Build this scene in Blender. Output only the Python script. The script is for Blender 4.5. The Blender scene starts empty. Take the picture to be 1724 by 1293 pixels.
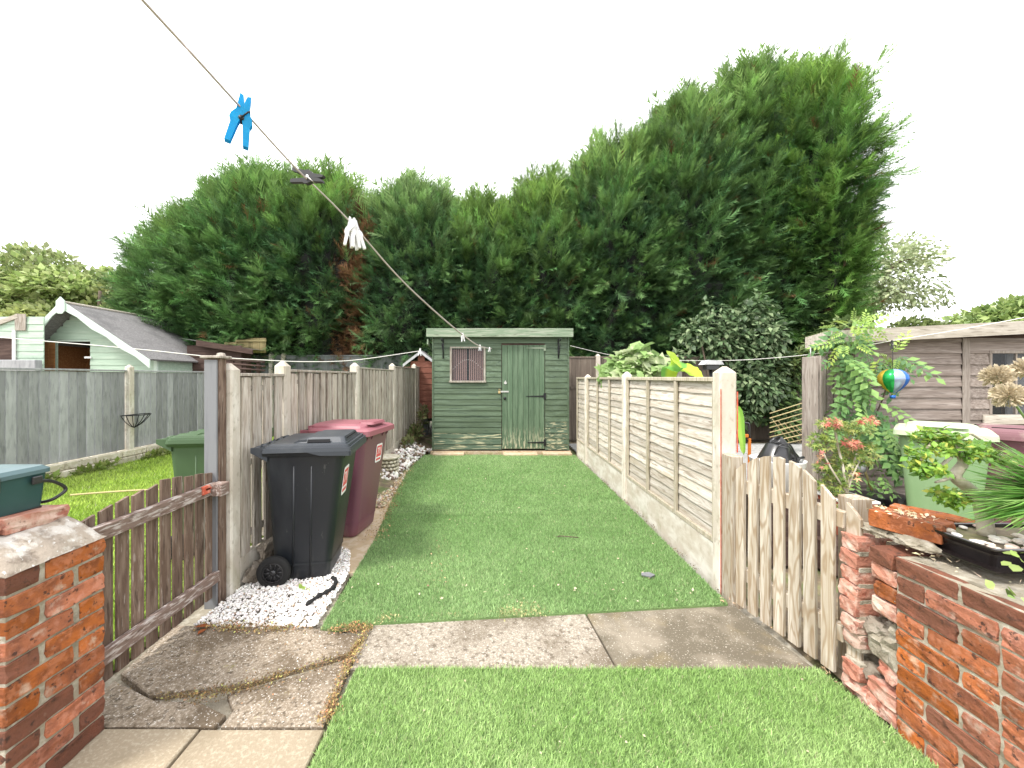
import bpy, bmesh, math, random
import numpy as np
from mathutils import Vector, Matrix, Euler, noise as mnoise
random.seed(7); rng = np.random.default_rng(7)
S = bpy.context.scene
COL = S.collection
R = math.radians

# ------------------------------------------------------------ camera, sky, sun, exposure
EYE = 1.5
FPX = 650.0
cam_d = bpy.data.cameras.new('camera'); cam = bpy.data.objects.new('camera', cam_d); COL.objects.link(cam)
cam.location = (0, 0, EYE); cam.rotation_euler = (R(90), 0, 0)
cam_d.sensor_width = 36; cam_d.lens = FPX/1724*36
cam_d.shift_x = 32/1724; cam_d.shift_y = -11.5/1724
cam_d.clip_start = 0.05; cam_d.clip_end = 600
S.camera = cam
S.render.resolution_x = 1024; S.render.resolution_y = 768

SUN_EL, SUN_AZ = 55, 232          # azimuth measured clockwise from +Y
w = bpy.data.worlds.new('World'); S.world = w; w.use_nodes = True
nt = w.node_tree; nt.nodes.clear()
sky = nt.nodes.new('ShaderNodeTexSky'); sky.sky_type = 'NISHITA'; sky.sun_disc = False
sky.sun_elevation = R(SUN_EL); sky.sun_rotation = R(SUN_AZ); sky.dust_density = 4.0; sky.air_density = 1.5
mx = nt.nodes.new('ShaderNodeMix'); mx.data_type = 'RGBA'; mx.inputs[0].default_value = 0.88
mx.inputs[7].default_value = (9.6, 9.6, 9.7, 1)     # even white cloud cover in front of the blue
bg = nt.nodes.new('ShaderNodeBackground'); bg.inputs[1].default_value = 0.09
wo = nt.nodes.new('ShaderNodeOutputWorld')
nt.links.new(sky.outputs[0], mx.inputs[6]); nt.links.new(mx.outputs[2], bg.inputs[0]); nt.links.new(bg.outputs[0], wo.inputs[0])
sd = bpy.data.lights.new('sun', 'SUN'); sd.energy = 1.5; sd.angle = R(12); sd.color = (1, .96, .9)
so = bpy.data.objects.new('sun', sd); COL.objects.link(so)
az = R(SUN_AZ); el = R(SUN_EL)
sdir = Vector((math.sin(az)*math.cos(el), math.cos(az)*math.cos(el), math.sin(el)))
so.rotation_euler = sdir.to_track_quat('Z', 'Y').to_euler()
S.view_settings.view_transform = 'Standard'; S.view_settings.look = 'None'
S.view_settings.exposure = 1.62; S.view_settings.gamma = 1.0; S.view_settings.use_curve_mapping = False
S.render.engine = 'CYCLES'
S.cycles.max_bounces = 8; S.cycles.transparent_max_bounces = 8

# ------------------------------------------------------------ materials
def _lin(n, nt): return nt.nodes.new(n)
def mat(name, col, layers=(), rough=.8, bump=.25, bsc=60, bst=(1,1,1), rnd=.12, metal=0, spec=.3, hue=0.0,
        trans=0, attr=False, grain=None, translucent=0, alpha=1):
    """layers: (color, scale, (sx,sy,sz), lo, hi, fac[, (z0,z1)])  - z0->z1 ramps the mask along object z.
       grain: (color, scale, stretch, rings, fac) contour-line wood grain"""
    m = bpy.data.materials.new(name); m.use_nodes = True; nt = m.node_tree; N = nt.nodes; L = nt.links
    b = N['Principled BSDF']; b.inputs['Roughness'].default_value = rough; b.inputs['Metallic'].default_value = metal
    b.inputs['Specular IOR Level'].default_value = spec
    if trans: b.inputs['Transmission Weight'].default_value = trans
    tc = N.new('ShaderNodeTexCoord'); oi = N.new('ShaderNodeObjectInfo')
    vm = N.new('ShaderNodeVectorMath'); vm.operation = 'MULTIPLY_ADD'
    cmb = N.new('ShaderNodeCombineXYZ')
    L.new(oi.outputs['Random'], cmb.inputs[0]); L.new(oi.outputs['Random'], cmb.inputs[1]); L.new(oi.outputs['Random'], cmb.inputs[2])
    L.new(cmb.outputs[0], vm.inputs[0]); vm.inputs[1].default_value = (37, 53, 71); L.new(tc.outputs['Object'], vm.inputs[2])
    def nz(scale, st, detail=6, rg=.6):
        mp = N.new('ShaderNodeMapping'); mp.inputs['Scale'].default_value = st; L.new(vm.outputs[0], mp.inputs[0])
        n = N.new('ShaderNodeTexNoise'); n.inputs['Scale'].default_value = scale; n.inputs['Detail'].default_value = detail
        n.inputs['Roughness'].default_value = rg; L.new(mp.outputs[0], n.inputs['Vector']); return n.outputs['Fac']
    def mr(src, lo, hi, to=1.0, frm=0.0):
        r = N.new('ShaderNodeMapRange'); r.inputs[1].default_value = lo; r.inputs[2].default_value = hi
        r.inputs[3].default_value = frm; r.inputs[4].default_value = to; L.new(src, r.inputs[0]); return r.outputs[0]
    def mul(a, b_):
        r = N.new('ShaderNodeMath'); r.operation = 'MULTIPLY'; L.new(a, r.inputs[0]); L.new(b_, r.inputs[1]); return r.outputs[0]
    if attr:
        at_ = N.new('ShaderNodeAttribute'); at_.attribute_name = 'Col'; cur = at_.outputs['Color']
    else:
        rgb = N.new('ShaderNodeRGB'); rgb.outputs[0].default_value = (*col, 1); cur = rgb.outputs[0]
    for ly in layers:
        c, sc, st, lo, hi, fac = ly[:6]
        msk = mr(nz(sc, st), lo, hi, fac)
        if len(ly) > 6:
            sp = N.new('ShaderNodeSeparateXYZ'); L.new(tc.outputs['Object'], sp.inputs[0])
            msk = mul(msk, mr(sp.outputs[2], ly[6][0], ly[6][1]))
        mm = N.new('ShaderNodeMix'); mm.data_type = 'RGBA'; L.new(msk, mm.inputs[0]); L.new(cur, mm.inputs[6])
        mm.inputs[7].default_value = (*c, 1); cur = mm.outputs[2]
    gsock = None
    if grain:
        c, sc, st, rings, fac = grain
        s = nz(sc, st, 2, .45)
        k = N.new('ShaderNodeMath'); k.operation = 'MULTIPLY'; k.inputs[1].default_value = rings*6.283; L.new(s, k.inputs[0])
        sn = N.new('ShaderNodeMath'); sn.operation = 'SINE'; L.new(k.outputs[0], sn.inputs[0])
        gsock = mr(sn.outputs[0], 0.0, 1.0, fac)
        mm = N.new('ShaderNodeMix'); mm.data_type = 'RGBA'; L.new(gsock, mm.inputs[0]); L.new(cur, mm.inputs[6])
        mm.inputs[7].default_value = (*c, 1); cur = mm.outputs[2]
    if rnd or hue:
        hs = N.new('ShaderNodeHueSaturation'); L.new(cur, hs.inputs['Color'])
        L.new(mr(oi.outputs['Random'], 0, 1, 1+rnd, 1-rnd), hs.inputs['Value'])
        if hue:
            fr = N.new('ShaderNodeMath'); fr.operation = 'MULTIPLY'; fr.inputs[1].default_value = 7.31; L.new(oi.outputs['Random'], fr.inputs[0])
            f2 = N.new('ShaderNodeMath'); f2.operation = 'FRACT'; L.new(fr.outputs[0], f2.inputs[0])
            L.new(mr(f2.outputs[0], 0, 1, .5+hue, .5-hue), hs.inputs['Hue'])
            L.new(mr(f2.outputs[0], 0, 1, 1.12, .9), hs.inputs['Saturation'])
        cur = hs.outputs['Color']
    L.new(cur, b.inputs['Base Color'])
    if bump:
        n = nz(bsc, bst, 8, .65)
        bp = N.new('ShaderNodeBump'); bp.inputs['Strength'].default_value = min(1, bump); bp.inputs['Distance'].default_value = .004*max(1, bump*2)
        L.new(n, bp.inputs['Height']); L.new(bp.outputs[0], b.inputs['Normal'])
    if translucent:
        tr = N.new('ShaderNodeBsdfTranslucent'); L.new(cur, tr.inputs[0])
        ms = N.new('ShaderNodeMixShader'); ms.inputs[0].default_value = translucent
        L.new(b.outputs[0], ms.inputs[1]); L.new(tr.outputs[0], ms.inputs[2])
        L.new(ms.outputs[0], N['Material Output'].inputs[0])
    return m

V, H_ = (5, 5, .5), (.5, 5, 5)       # grain stretch: vertical boards, boards lying along local x
M = {}
M['soil'] = mat('soil', (.13,.10,.07), [((.25,.2,.12), 9, (1,1,1), .45,.6,.8), ((.1,.16,.04), 2, (1,1,1), .5,.6,.6)], bump=.6)
M['concrete'] = mat('concrete', (.25,.215,.17), [((.40,.36,.30), 85, (1,1,1), .50,.58,.8), ((.09,.07,.05), 34, (1,1,1), .52,.64,.8), ((.12,.095,.065), 3.0, (1,1,1), .46,.62,.7), ((.66,.62,.56), 110, (1,1,1), .60,.66,.8)], bump=.35, bsc=320, rnd=.1)
M['concrete_damp'] = mat('concrete_damp', (.25,.215,.165), [((.09,.075,.05), 4, (1,1,1), .40,.58,.75), ((.26,.20,.10), 3, (1,1,1), .55,.7,.5), ((.58,.54,.46), 110, (1,1,1), .60,.65,.7)], bump=.35, bsc=320, rnd=.05)
M['concrete_brown'] = mat('concrete_brown', (.25,.20,.145), [((.42,.36,.29), 70, (1,1,1), .50,.58,.8), ((.08,.06,.04), 40, (1,1,1), .54,.64,.8), ((.11,.08,.05), 4.5, (1,1,1), .47,.62,.8), ((.70,.66,.60), 95, (1,1,1), .60,.65,.9), ((.34,.31,.10), 7, (1,1,1), .66,.72,.6)], bump=.6, bsc=200, rnd=.06)
M['slab'] = mat('slab', (.33,.27,.19), [((.46,.40,.30), 70, (1,1,1), .5,.62,.7), ((.26,.21,.14), 4, (1,1,1), .5,.68,.6), ((.2,.17,.12), 110, (1,1,1), .6,.7,.6)], bump=.7, bsc=90, rnd=.12)
M['post_conc'] = mat('post_concrete', (.50,.45,.38), [((.70,.67,.60), 8, (1,1,.4), .45,.6,.7), ((.26,.22,.16), 30, (1,1,.6), .56,.7,.6), ((.3,.29,.16), 4, (1,1,.5), .55,.7,.45)], bump=.5, bsc=110)
M['gravelboard'] = mat('gravel_board_concrete', (.56,.50,.42), [((.74,.71,.65), 6, (.6,.6,1.5), .42,.6,.8), ((.36,.30,.20), 12, (1,1,1), .54,.7,.55), ((.25,.26,.12), 5, (1,1,1), .56,.7,.5, (.25,.0))], bump=.4, bsc=90)
M['brick'] = mat('brick', (.36,.118,.050), [((.20,.07,.038), 12, (1,1,1), .45,.60,.85), ((.42,.17,.10), 30, (1,1,1), .50,.60,.7), ((.045,.025,.02), 40, (1,1,1), .585,.64,.85), ((.52,.42,.34), 13, (1,1,1), .585,.70,.6)], bump=1, bsc=45, rnd=.30, hue=.004)
M['brick_dark'] = mat('brick_dark', (.17,.068,.042), [((.24,.085,.05), 10, (1,1,1), .48,.62,.7), ((.04,.025,.02), 30, (1,1,1), .55,.66,.8), ((.38,.3,.24), 16, (1,1,1), .66,.74,.5)], bump=1, bsc=55, rnd=.3)
M['brick_pale'] = mat('brick_pale', (.46,.20,.14), [((.66,.50,.42), 9, (1,1,1), .45,.6,.8), ((.28,.08,.05), 20, (1,1,1), .55,.65,.8), ((.10,.05,.04), 30, (1,1,1), .62,.68,.7)], bump=1, bsc=45, rnd=.15)
M['mortar'] = mat('mortar', (.34,.30,.23), [((.52,.48,.40), 20, (1,1,1), .48,.62,.8), ((.15,.13,.09), 12, (1,1,1), .54,.68,.7)], bump=1, bsc=120)
M['mortar_cap'] = mat('mortar_cap', (.38,.32,.26), [((.62,.58,.53), 14, (1,1,1), .48,.58,.85), ((.17,.13,.10), 18, (1,1,1), .52,.66,.8), ((.75,.73,.70), 50, (1,1,1), .6,.66,.8)], bump=1, bsc=60)
M['fence_grey'] = mat('weathered_grey_wood', (.35,.30,.25), [((.54,.50,.44), 9, V, .44,.62,.8), ((.12,.095,.07), 14, V, .52,.66,.75), ((.35,.37,.31), 4, V, .5,.66,.35)], bump=.5, bsc=40, bst=V, rnd=.22)
M['fence_warm'] = mat('weathered_warm_wood', (.47,.42,.35), [((.60,.56,.50), 5, H_, .42,.56,.9), ((.24,.19,.14), 9, (.8,4,4), .56,.66,.8), ((.40,.34,.20), 3, H_, .56,.68,.4)], bump=.6, bsc=40, bst=H_, rnd=.16,
                       grain=((.30,.245,.18), 3, (1.0,6,6), 8, .4))
M['batten'] = mat('batten_wood', (.40,.355,.27), [((.52,.47,.38), 9, V, .46,.62,.8), ((.18,.16,.09), 10, V, .52,.66,.7)], bump=.4, bst=V)
M['slate_paint'] = mat('slate_grey_paint', (.34,.345,.355), [((.42,.425,.435), 5, (3,3,.6), .46,.64,.7), ((.20,.205,.215), 8, (3,3,.6), .5,.66,.6), ((.34,.36,.38), 16, (2,2,1), .62,.7,.4)], bump=.3, bsc=30, bst=V, rnd=.24)
M['grey_paint'] = mat('grey_paint', (.20,.205,.215), [((.13,.135,.15), 6, V, .5,.66,.5)], bump=.15, bsc=30, bst=V, rnd=.05)
M['gate_brown'] = mat('peeling_brown_wood', (.135,.088,.064), [((.24,.175,.135), 8, V, .45,.62,.8), ((.05,.03,.022), 12, V, .54,.66,.8), ((.42,.37,.33), 18, V, .60,.68,.55)], bump=.6, bsc=40, bst=V, rnd=.2)
M['rail_peel'] = mat('peeling_rail_wood', (.20,.14,.115), [((.50,.45,.42), 9, (6,1.2,6), .50,.60,.85), ((.07,.04,.03), 14, (6,1.2,6), .55,.66,.7)], bump=.6, bsc=40, bst=(6,1,6), rnd=.1)
M['pine'] = mat('new_pine', (.40,.34,.265), [((.60,.55,.47), 5, V, .45,.62,.7), ((.30,.215,.125), 6, V, .52,.68,.5), ((.20,.16,.10), 3, (2,2,1), .5,.7,.6, (.3,.0))], bump=.25, bsc=30, bst=V, rnd=.1,
                 grain=((.235,.155,.08), 2.3, (6.5,6.5,.75), 9, .62))
M['shed_green'] = mat('green_shed_paint', (.078,.112,.066), [((.125,.175,.118), 4, H_, .44,.60,.8), ((.035,.055,.036), 8, H_, .54,.66,.8)], bump=.35, bsc=30, bst=H_, rnd=.12, rough=.6)
M['shed_worn'] = mat('worn_green_shed_paint', (.065,.10,.065), [((.12,.165,.115), 4, H_, .44,.60,.8), ((.46,.43,.28), 5, (.8,3,9), .54,.60,.85)], bump=.35, bsc=30, bst=H_, rnd=.12, rough=.6)
M['shed_door'] = mat('green_door_paint', (.082,.130,.078), [((.125,.18,.115), 4, V, .45,.62,.8), ((.045,.072,.045), 7, V, .54,.68,.6), ((.50,.47,.33), 9, (5,5,.7), .50,.56,.85, (-.55,-1.0))], bump=.35, bsc=30, bst=V, rnd=.08, rough=.6)
M['fascia_green'] = mat('faded_green_fascia', (.19,.25,.17), [((.33,.36,.28), 5, H_, .46,.6,.8), ((.08,.10,.06), 8, H_, .56,.68,.8)], bump=.3, bst=H_)
M['felt'] = mat('roof_felt', (.18,.175,.175), [((.27,.26,.26), 30, (1,1,1), .48,.6,.7), ((.10,.10,.10), 3, (1,1,1), .52,.66,.5)], bump=.5, bsc=200, rough=.95)
M['mint'] = mat('mint_paint', (.36,.47,.37), [((.48,.57,.47), 4, H_, .46,.64,.7), ((.24,.32,.25), 9, H_, .58,.7,.5)], bump=.2, bst=H_, rnd=.05, rough=.6)
M['mint_pale'] = mat('mint_trim_paint', (.54,.64,.56), [((.38,.47,.40), 8, H_, .56,.7,.5)], bump=.1, rnd=.02, rough=.6)
M['shiplap'] = mat('weathered_shiplap', (.225,.185,.16), [((.34,.295,.265), 8, H_, .44,.62,.8), ((.11,.085,.07), 12, H_, .54,.68,.8)], bump=.4, bsc=30, bst=H_, rnd=.13, grain=((.14,.11,.095), 3, (1,6,6), 6, .35))
M['shiplap_v'] = mat('weathered_trim', (.26,.22,.19), [((.38,.34,.30), 8, V, .44,.62,.8), ((.12,.095,.08), 12, V, .54,.68,.8)], bump=.4, bsc=30, bst=V, rnd=.1)
M['fascia_pale'] = mat('pale_fascia', (.40,.36,.30), [((.55,.51,.45), 6, H_, .44,.6,.8), ((.18,.15,.12), 10, H_, .54,.66,.75)], bump=.4, bst=H_)
M['back_fence'] = mat('brown_close_board', (.125,.098,.078), [((.20,.165,.13), 7, V, .45,.62,.7), ((.06,.045,.036), 10, V, .54,.68,.7)], bump=.4, bst=V, rnd=.2)
M['back_fence_grey'] = mat('dull_grey_board', (.13,.14,.14), [((.19,.2,.2), 7, V, .45,.62,.7)], bump=.3, bst=V, rnd=.15)
M['dark_brown'] = mat('dark_brown_stain', (.055,.032,.026), [((.11,.07,.055), 7, H_, .46,.64,.7)], bump=.3, bst=H_, rnd=.12)
M['red_brown'] = mat('red_brown_stain', (.20,.075,.05), [((.30,.13,.09), 7, H_, .46,.64,.7)], bump=.3, bst=H_, rnd=.1)
M['orange_wood'] = mat('orange_wood', (.25,.105,.035), [((.38,.18,.07), 7, H_, .46,.64,.7), ((.10,.04,.015), 9, H_, .55,.7,.6)], bump=.3, bst=H_, rnd=.1)
M['bamboo'] = mat('bamboo', (.46,.38,.20), [((.28,.22,.10), 20, V, .5,.65,.6)], bump=.2, rnd=.25)
M['white_paint'] = mat('white_paint', (.78,.78,.76), rough=.5, bump=.05, rnd=0)
M['black_bin'] = mat('black_bin_plastic', (.011,.0135,.018), [((.028,.032,.036), 3, (1,1,.35), .48,.62,.7), ((.10,.10,.095), 26, (1,1,.5), .66,.72,.5), ((.09,.085,.075), 9, (2,2,.4), .55,.72,.5, (.28,.0))], rough=.42, bump=.08, bsc=200, rnd=0, spec=.5)
M['black_lid'] = mat('black_lid_plastic', (.035,.041,.050), [((.08,.085,.09), 6, (1,1,1), .5,.7,.5)], rough=.42, bump=.08, bsc=200, rnd=0, spec=.5)
M['dark_void'] = mat('dark_recess', (.008,.008,.009), rough=.8, bump=0, rnd=0)
M['maroon_bin'] = mat('maroon_bin_plastic', (.175,.070,.098), [((.34,.24,.25), 26, (1,1,.4), .66,.72,.4), ((.26,.19,.18), 7, (2,2,.3), .54,.72,.5, (.35,.0)), ((.19,.06,.075), 3, (1,1,.5), .5,.7,.5)], rough=.4, bump=.05, bsc=200, rnd=0, spec=.5)
M['maroon_lid'] = mat('maroon_lid_plastic', (.26,.085,.105), [((.32,.12,.13), 5, (1,1,1), .5,.7,.5)], rough=.45, bump=.05, bsc=200, rnd=0, spec=.5)
M['purple_lid'] = mat('faded_purple_lid', (.20,.10,.115), [((.42,.36,.30), 5, (1,1,1), .5,.66,.6)], rough=.6, bump=.05, rnd=0)
M['green_bin'] = mat('green_bin_plastic', (.060,.105,.050), [((.085,.14,.07), 3, (1,1,.5), .5,.7,.5)], rough=.45, bump=.05, bsc=200, rnd=0)
M['lime_bin'] = mat('pale_green_bin_plastic', (.20,.32,.16), [((.28,.40,.23), 3, (1,1,.5), .5,.7,.5)], rough=.5, bump=.05, bsc=200, rnd=0)
M['lime_lid'] = mat('sunbleached_green_lid', (.42,.52,.33), [((.55,.56,.42), 6, (1,1,1), .45,.6,.7)], rough=.6, bump=.05, rnd=0)
M['teal_caddy'] = mat('teal_caddy_plastic', (.030,.075,.072), [((.05,.10,.10), 5, (1,1,1), .5,.7,.4)], rough=.4, bump=.03, rnd=0)
M['teal_lid'] = mat('teal_caddy_lid', (.085,.14,.15), [((.14,.20,.21), 5, (1,1,1), .45,.65,.5)], rough=.35, bump=.03, rnd=0)
M['rubber'] = mat('black_rubber', (.018,.018,.018), rough=.8, bump=.1, rnd=0)
M['black_plastic'] = mat('black_plastic', (.02,.02,.022), rough=.3, bump=.03, rnd=0, spec=.6)
M['glazed'] = mat('dark_glazed_pot', (.012,.009,.009), [((.03,.02,.018), 6, (1,1,1), .5,.7,.5)], rough=.22, bump=.02, rnd=0, spec=.6)
M['iron'] = mat('black_iron', (.02,.02,.022), rough=.5, bump=.1, rnd=0, metal=.3)
M['steel'] = mat('pale_steel', (.55,.54,.52), rough=.4, bump=.05, rnd=0, metal=.8)
M['brass'] = mat('brass_padlock', (.55,.42,.22), rough=.4, bump=0, rnd=0, metal=.7)
M['orange_metal'] = mat('orange_paint', (.55,.17,.03), rough=.4, bump=.02, rnd=0)
M['red_rust'] = mat('red_paint_streak', (.50,.09,.05), [((.7,.4,.3), 30, (1,1,1), .5,.7,.6)], rough=.7, bump=.1, rnd=0)
M['label_white'] = mat('label_white', (.82,.80,.80), rough=.5, bump=0, rnd=0)
M['label_red'] = mat('label_red', (.68,.10,.11), rough=.5, bump=0, rnd=0)
M['line_white'] = mat('white_line', (.72,.70,.66), rough=.6, bump=0, rnd=0)
M['line_grey'] = mat('washing_line_plastic', (.50,.44,.42), rough=.5, bump=0, rnd=0)
M['peg_blue'] = mat('blue_peg_plastic', (.012,.40,.72), [((.03,.55,.88), 60, (1,1,1), .5,.6,.5)], rough=.3, bump=0, rnd=0, translucent=.45)
M['peg_black'] = mat('black_peg_plastic', (.035,.035,.035), rough=.4, bump=0, rnd=0)
M['peg_white'] = mat('white_peg_plastic', (.85,.85,.85), rough=.4, bump=0, rnd=0, translucent=.2)
M['stone_white'] = mat('white_stone', (.72,.69,.66), attr=True, rough=.8, bump=.2, rnd=0)
M['cream_block'] = mat('cream_stone_block', (.55,.50,.38), [((.72,.68,.58), 12, (1,1,1), .46,.6,.8), ((.25,.22,.14), 14, (1,1,1), .56,.68,.8)], bump=.8, bsc=60, rnd=.15)
M['rock'] = mat('dark_rock', (.22,.185,.145), [((.34,.3,.25), 9, (1,1,1), .48,.62,.7), ((.09,.07,.05), 12, (1,1,1), .54,.68,.8)], bump=1, bsc=40, rnd=.2)
M['foliage'] = mat('foliage', (.1,.2,.05), attr=True, rough=.42, bump=0, rnd=0, translucent=.2, spec=.3)
M['leafy'] = mat('leafy', (.1,.2,.05), attr=True, rough=.4, bump=0, rnd=0, translucent=.35, spec=.4)
M['grass'] = mat('grass_blades', (.1,.2,.05), attr=True, rough=.6, bump=0, rnd=0, translucent=.2, spec=.2)
M['turf'] = mat('turf_backing', (.12,.20,.07), [((.17,.27,.10), 30, (1,1,1), .45,.6,.7), ((.22,.26,.12), 1.5, (1,1,1), .5,.7,.3)], bump=.6, bsc=200, rnd=0)
M['lawn'] = mat('lawn_soil', (.17,.26,.06), [((.2,.32,.05), 9, (1,1,1), .45,.6,.7)], bump=.5, rnd=0)
M['litter'] = mat('dry_litter', (.35,.22,.1), attr=True, rough=.9, bump=0, rnd=0, translucent=.1)
M['bark'] = mat('bark', (.10,.075,.055), [((.18,.14,.10), 12, V, .46,.62,.7)], bump=.8, bsc=30, bst=V)
M['bark_pale'] = mat('pale_bark', (.40,.36,.28), [((.20,.16,.10), 14, (1,1,1), .5,.66,.7), ((.55,.52,.44), 10, (1,1,1), .5,.64,.6)], bump=.7, bsc=50)
M['sand'] = mat('sandy_slab', (.50,.38,.25), [((.62,.52,.40), 14, (1,1,1), .46,.6,.7), ((.3,.22,.12), 8, (1,1,1), .56,.7,.5)], bump=.4)
M['paving'] = mat('grey_paving', (.30,.30,.29), [((.40,.40,.39), 12, (1,1,1), .46,.62,.7), ((.18,.17,.16), 20, (1,1,1), .56,.7,.5)], bump=.4, rnd=.12)
M['terracotta'] = mat('terracotta', (.42,.12,.07), rough=.7, bump=.1, rnd=0)
M['curtain'] = mat('striped_curtain', (.50,.31,.28), bump=0, rnd=.3)
M['white_dish'] = mat('white_ceramic', (.75,.75,.74), rough=.3, bump=0, rnd=0)
def glass(name, tint):
    m = bpy.data.materials.new(name); m.use_nodes = True; b = m.node_tree.nodes['Principled BSDF']
    b.inputs['Base Color'].default_value = (*tint, 1); b.inputs['Roughness'].default_value = .05; b.inputs['Alpha'].default_value = .22
    b.inputs['Specular IOR Level'].default_value = .6
    return m
M['glass'] = glass('window_glass', (.05,.055,.06))

# ------------------------------------------------------------ mesh helpers
def at(px, py, Y):      # point at distance Y whose bearing was read off the photograph
    return Vector(((px-830)/FPX*Y, Y, EYE-(py-635)/FPX*Y))
WL = {}
def wloc(o): return WL.get(o.name, Vector((0,0,0))) if o else Vector((0,0,0))
def thing(name, label, cat, loc=(0,0,0), group=None, kind=None, rz=0):
    o = bpy.data.objects.new(name, None); COL.objects.link(o); o.location = loc; o.rotation_euler = (0,0,rz)
    o.empty_display_size = .1
    if label: o['label'] = label
    if cat: o['category'] = cat
    if group: o['group'] = group
    if kind: o['kind'] = kind
    WL[o.name] = Vector(loc)
    return o
def tag(o, label=None, cat=None, group=None, kind=None):
    if label: o['label'] = label
    if cat: o['category'] = cat
    if group: o['group'] = group
    if kind: o['kind'] = kind
    return o
def link(name, me, parent=None, loc=(0,0,0), rot=(0,0,0), sc=(1,1,1), mt=None, rel=True):
    """place a mesh; loc is a world point unless rel is False"""
    o = bpy.data.objects.new(name, me); COL.objects.link(o)
    L = Vector(loc)
    WL[o.name] = L.copy()
    if parent:
        o.parent = parent
        if rel: L = L - wloc(parent)
    o.location = L; o.rotation_euler = rot; o.scale = sc
    if mt is not None and not me.materials: me.materials.append(mt)
    return o
class MB:
    def __init__(s): s.v = []; s.f = []; s.sm = []
    def add(s, vs, fs, smooth=False):
        b = len(s.v); s.v += [tuple(v) for v in vs]; s.f += [tuple(i+b for i in f) for f in fs]; s.sm += [smooth]*len(fs); return s
    def box(s, x0, x1, y0, y1, z0, z1, rot=None, about=None, bev=0):
        if bev:
            bm = bmesh.new(); bmesh.ops.create_cube(bm, size=1)
            for v in bm.verts: v.co = Vector(((x0+x1)/2+v.co.x*(x1-x0), (y0+y1)/2+v.co.y*(y1-y0), (z0+z1)/2+v.co.z*(z1-z0)))
            bmesh.ops.bevel(bm, geom=bm.edges[:], offset=bev, segments=1, affect='EDGES')
            bm.verts.index_update(); vs = [v.co.copy() for v in bm.verts]; fs = [[v.index for v in f.verts] for f in bm.faces]; bm.free()
        else:
            vs = [Vector(p) for p in ((x0,y0,z0),(x1,y0,z0),(x1,y1,z0),(x0,y1,z0),(x0,y0,z1),(x1,y0,z1),(x1,y1,z1),(x0,y1,z1))]
            fs = [(0,3,2,1),(4,5,6,7),(0,1,5,4),(1,2,6,5),(2,3,7,6),(3,0,4,7)]
        if rot is not None:
            c = Vector(about) if about is not None else Vector(((x0+x1)/2,(y0+y1)/2,(z0+z1)/2))
            m = Euler(rot).to_matrix(); vs = [m @ (v-c) + c for v in vs]
        return s.add(vs, fs)
    def tube(s, pts, r, n=8, caps=True, smooth=True):
        pts = [Vector(p) for p in pts]; rs = r if isinstance(r, (list, tuple)) else [r]*len(pts)
        vs = []; fs = []; up = None
        for i, p in enumerate(pts):
            d = (pts[min(i+1, len(pts)-1)] - pts[max(i-1, 0)]).normalized()
            if up is None: up = d.orthogonal().normalized()
            up = (up - d*up.dot(d)); up = up.normalized() if up.length > 1e-6 else d.orthogonal().normalized()
            sd_ = d.cross(up)
            for k in range(n):
                a = 2*math.pi*k/n; vs.append(p + (up*math.cos(a)+sd_*math.sin(a))*rs[i])
        for i in range(len(pts)-1):
            for k in range(n): fs.append((i*n+k, i*n+(k+1)%n, (i+1)*n+(k+1)%n, (i+1)*n+k))
        if caps: fs.append(tuple(range(n))[::-1]); fs.append(tuple((len(pts)-1)*n+k for k in range(n)))
        return s.add(vs, fs, smooth)
    def lathe(s, prof, c=(0,0,0), n=24, axis='z', smooth=True):
        vs = []; fs = []; c = Vector(c)
        for r, z in prof:
            for k in range(n):
                a = 2*math.pi*k/n
                p = {'z': (r*math.cos(a), r*math.sin(a), z), 'y': (r*math.cos(a), z, r*math.sin(a)), 'x': (z, r*math.cos(a), r*math.sin(a))}[axis]
                vs.append(c+Vector(p))
        for i in range(len(prof)-1):
            for k in range(n): fs.append((i*n+k, i*n+(k+1)%n, (i+1)*n+(k+1)%n, (i+1)*n+k))
        return s.add(vs, fs, smooth)
    def loft(s, rings, smooth=True, caps=True):
        n = len(rings[0]); vs = [p for r_ in rings for p in r_]; fs = []
        for i in range(len(rings)-1):
            for k in range(n): fs.append((i*n+k, i*n+(k+1)%n, (i+1)*n+(k+1)%n, (i+1)*n+k))
        s.add(vs, fs, smooth)
        if caps:
            s.add(rings[0], [tuple(range(n))[::-1]]); s.add(rings[-1], [tuple(range(n))])
        return s
    def prism(s, poly, axis, a, b):   # polygon in the two other axes, extruded between a and b
        def P(u, v, t): return {'x': (t,u,v), 'y': (u,t,v), 'z': (u,v,t)}[axis]
        n = len(poly); vs = [P(u,v,a) for u,v in poly]+[P(u,v,b) for u,v in poly]
        fs = [tuple(range(n))[::-1], tuple(range(n,2*n))]+[(i,(i+1)%n,(i+1)%n+n,i+n) for i in range(n)]
        return s.add(vs, fs)
    def mesh(s, name, origin=(0,0,0)):
        me = bpy.data.meshes.new(name); o = Vector(origin)
        me.from_pydata([tuple(Vector(v)-o) for v in s.v], [], s.f)
        me.polygons.foreach_set('use_smooth', s.sm)
        bm = bmesh.new(); bm.from_mesh(me); bmesh.ops.recalc_face_normals(bm, faces=bm.faces[:]); bm.to_mesh(me); bm.free()
        return me
    def build(s, name, mt, parent=None, origin=None):
        """geometry given in world coordinates; the object's origin goes to `origin` (or its parent's)"""
        if origin is None: origin = wloc(parent) if parent else Vector(s.v[0])
        me = s.mesh(name, origin); me.materials.append(mt)
        return link(name, me, parent, origin)
    def local(s, name, mt, parent=None, loc=(0,0,0), rot=(0,0,0)):
        me = s.mesh(name); me.materials.append(mt)
        return link(name, me, parent, loc, rot, rel=False)
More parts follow.
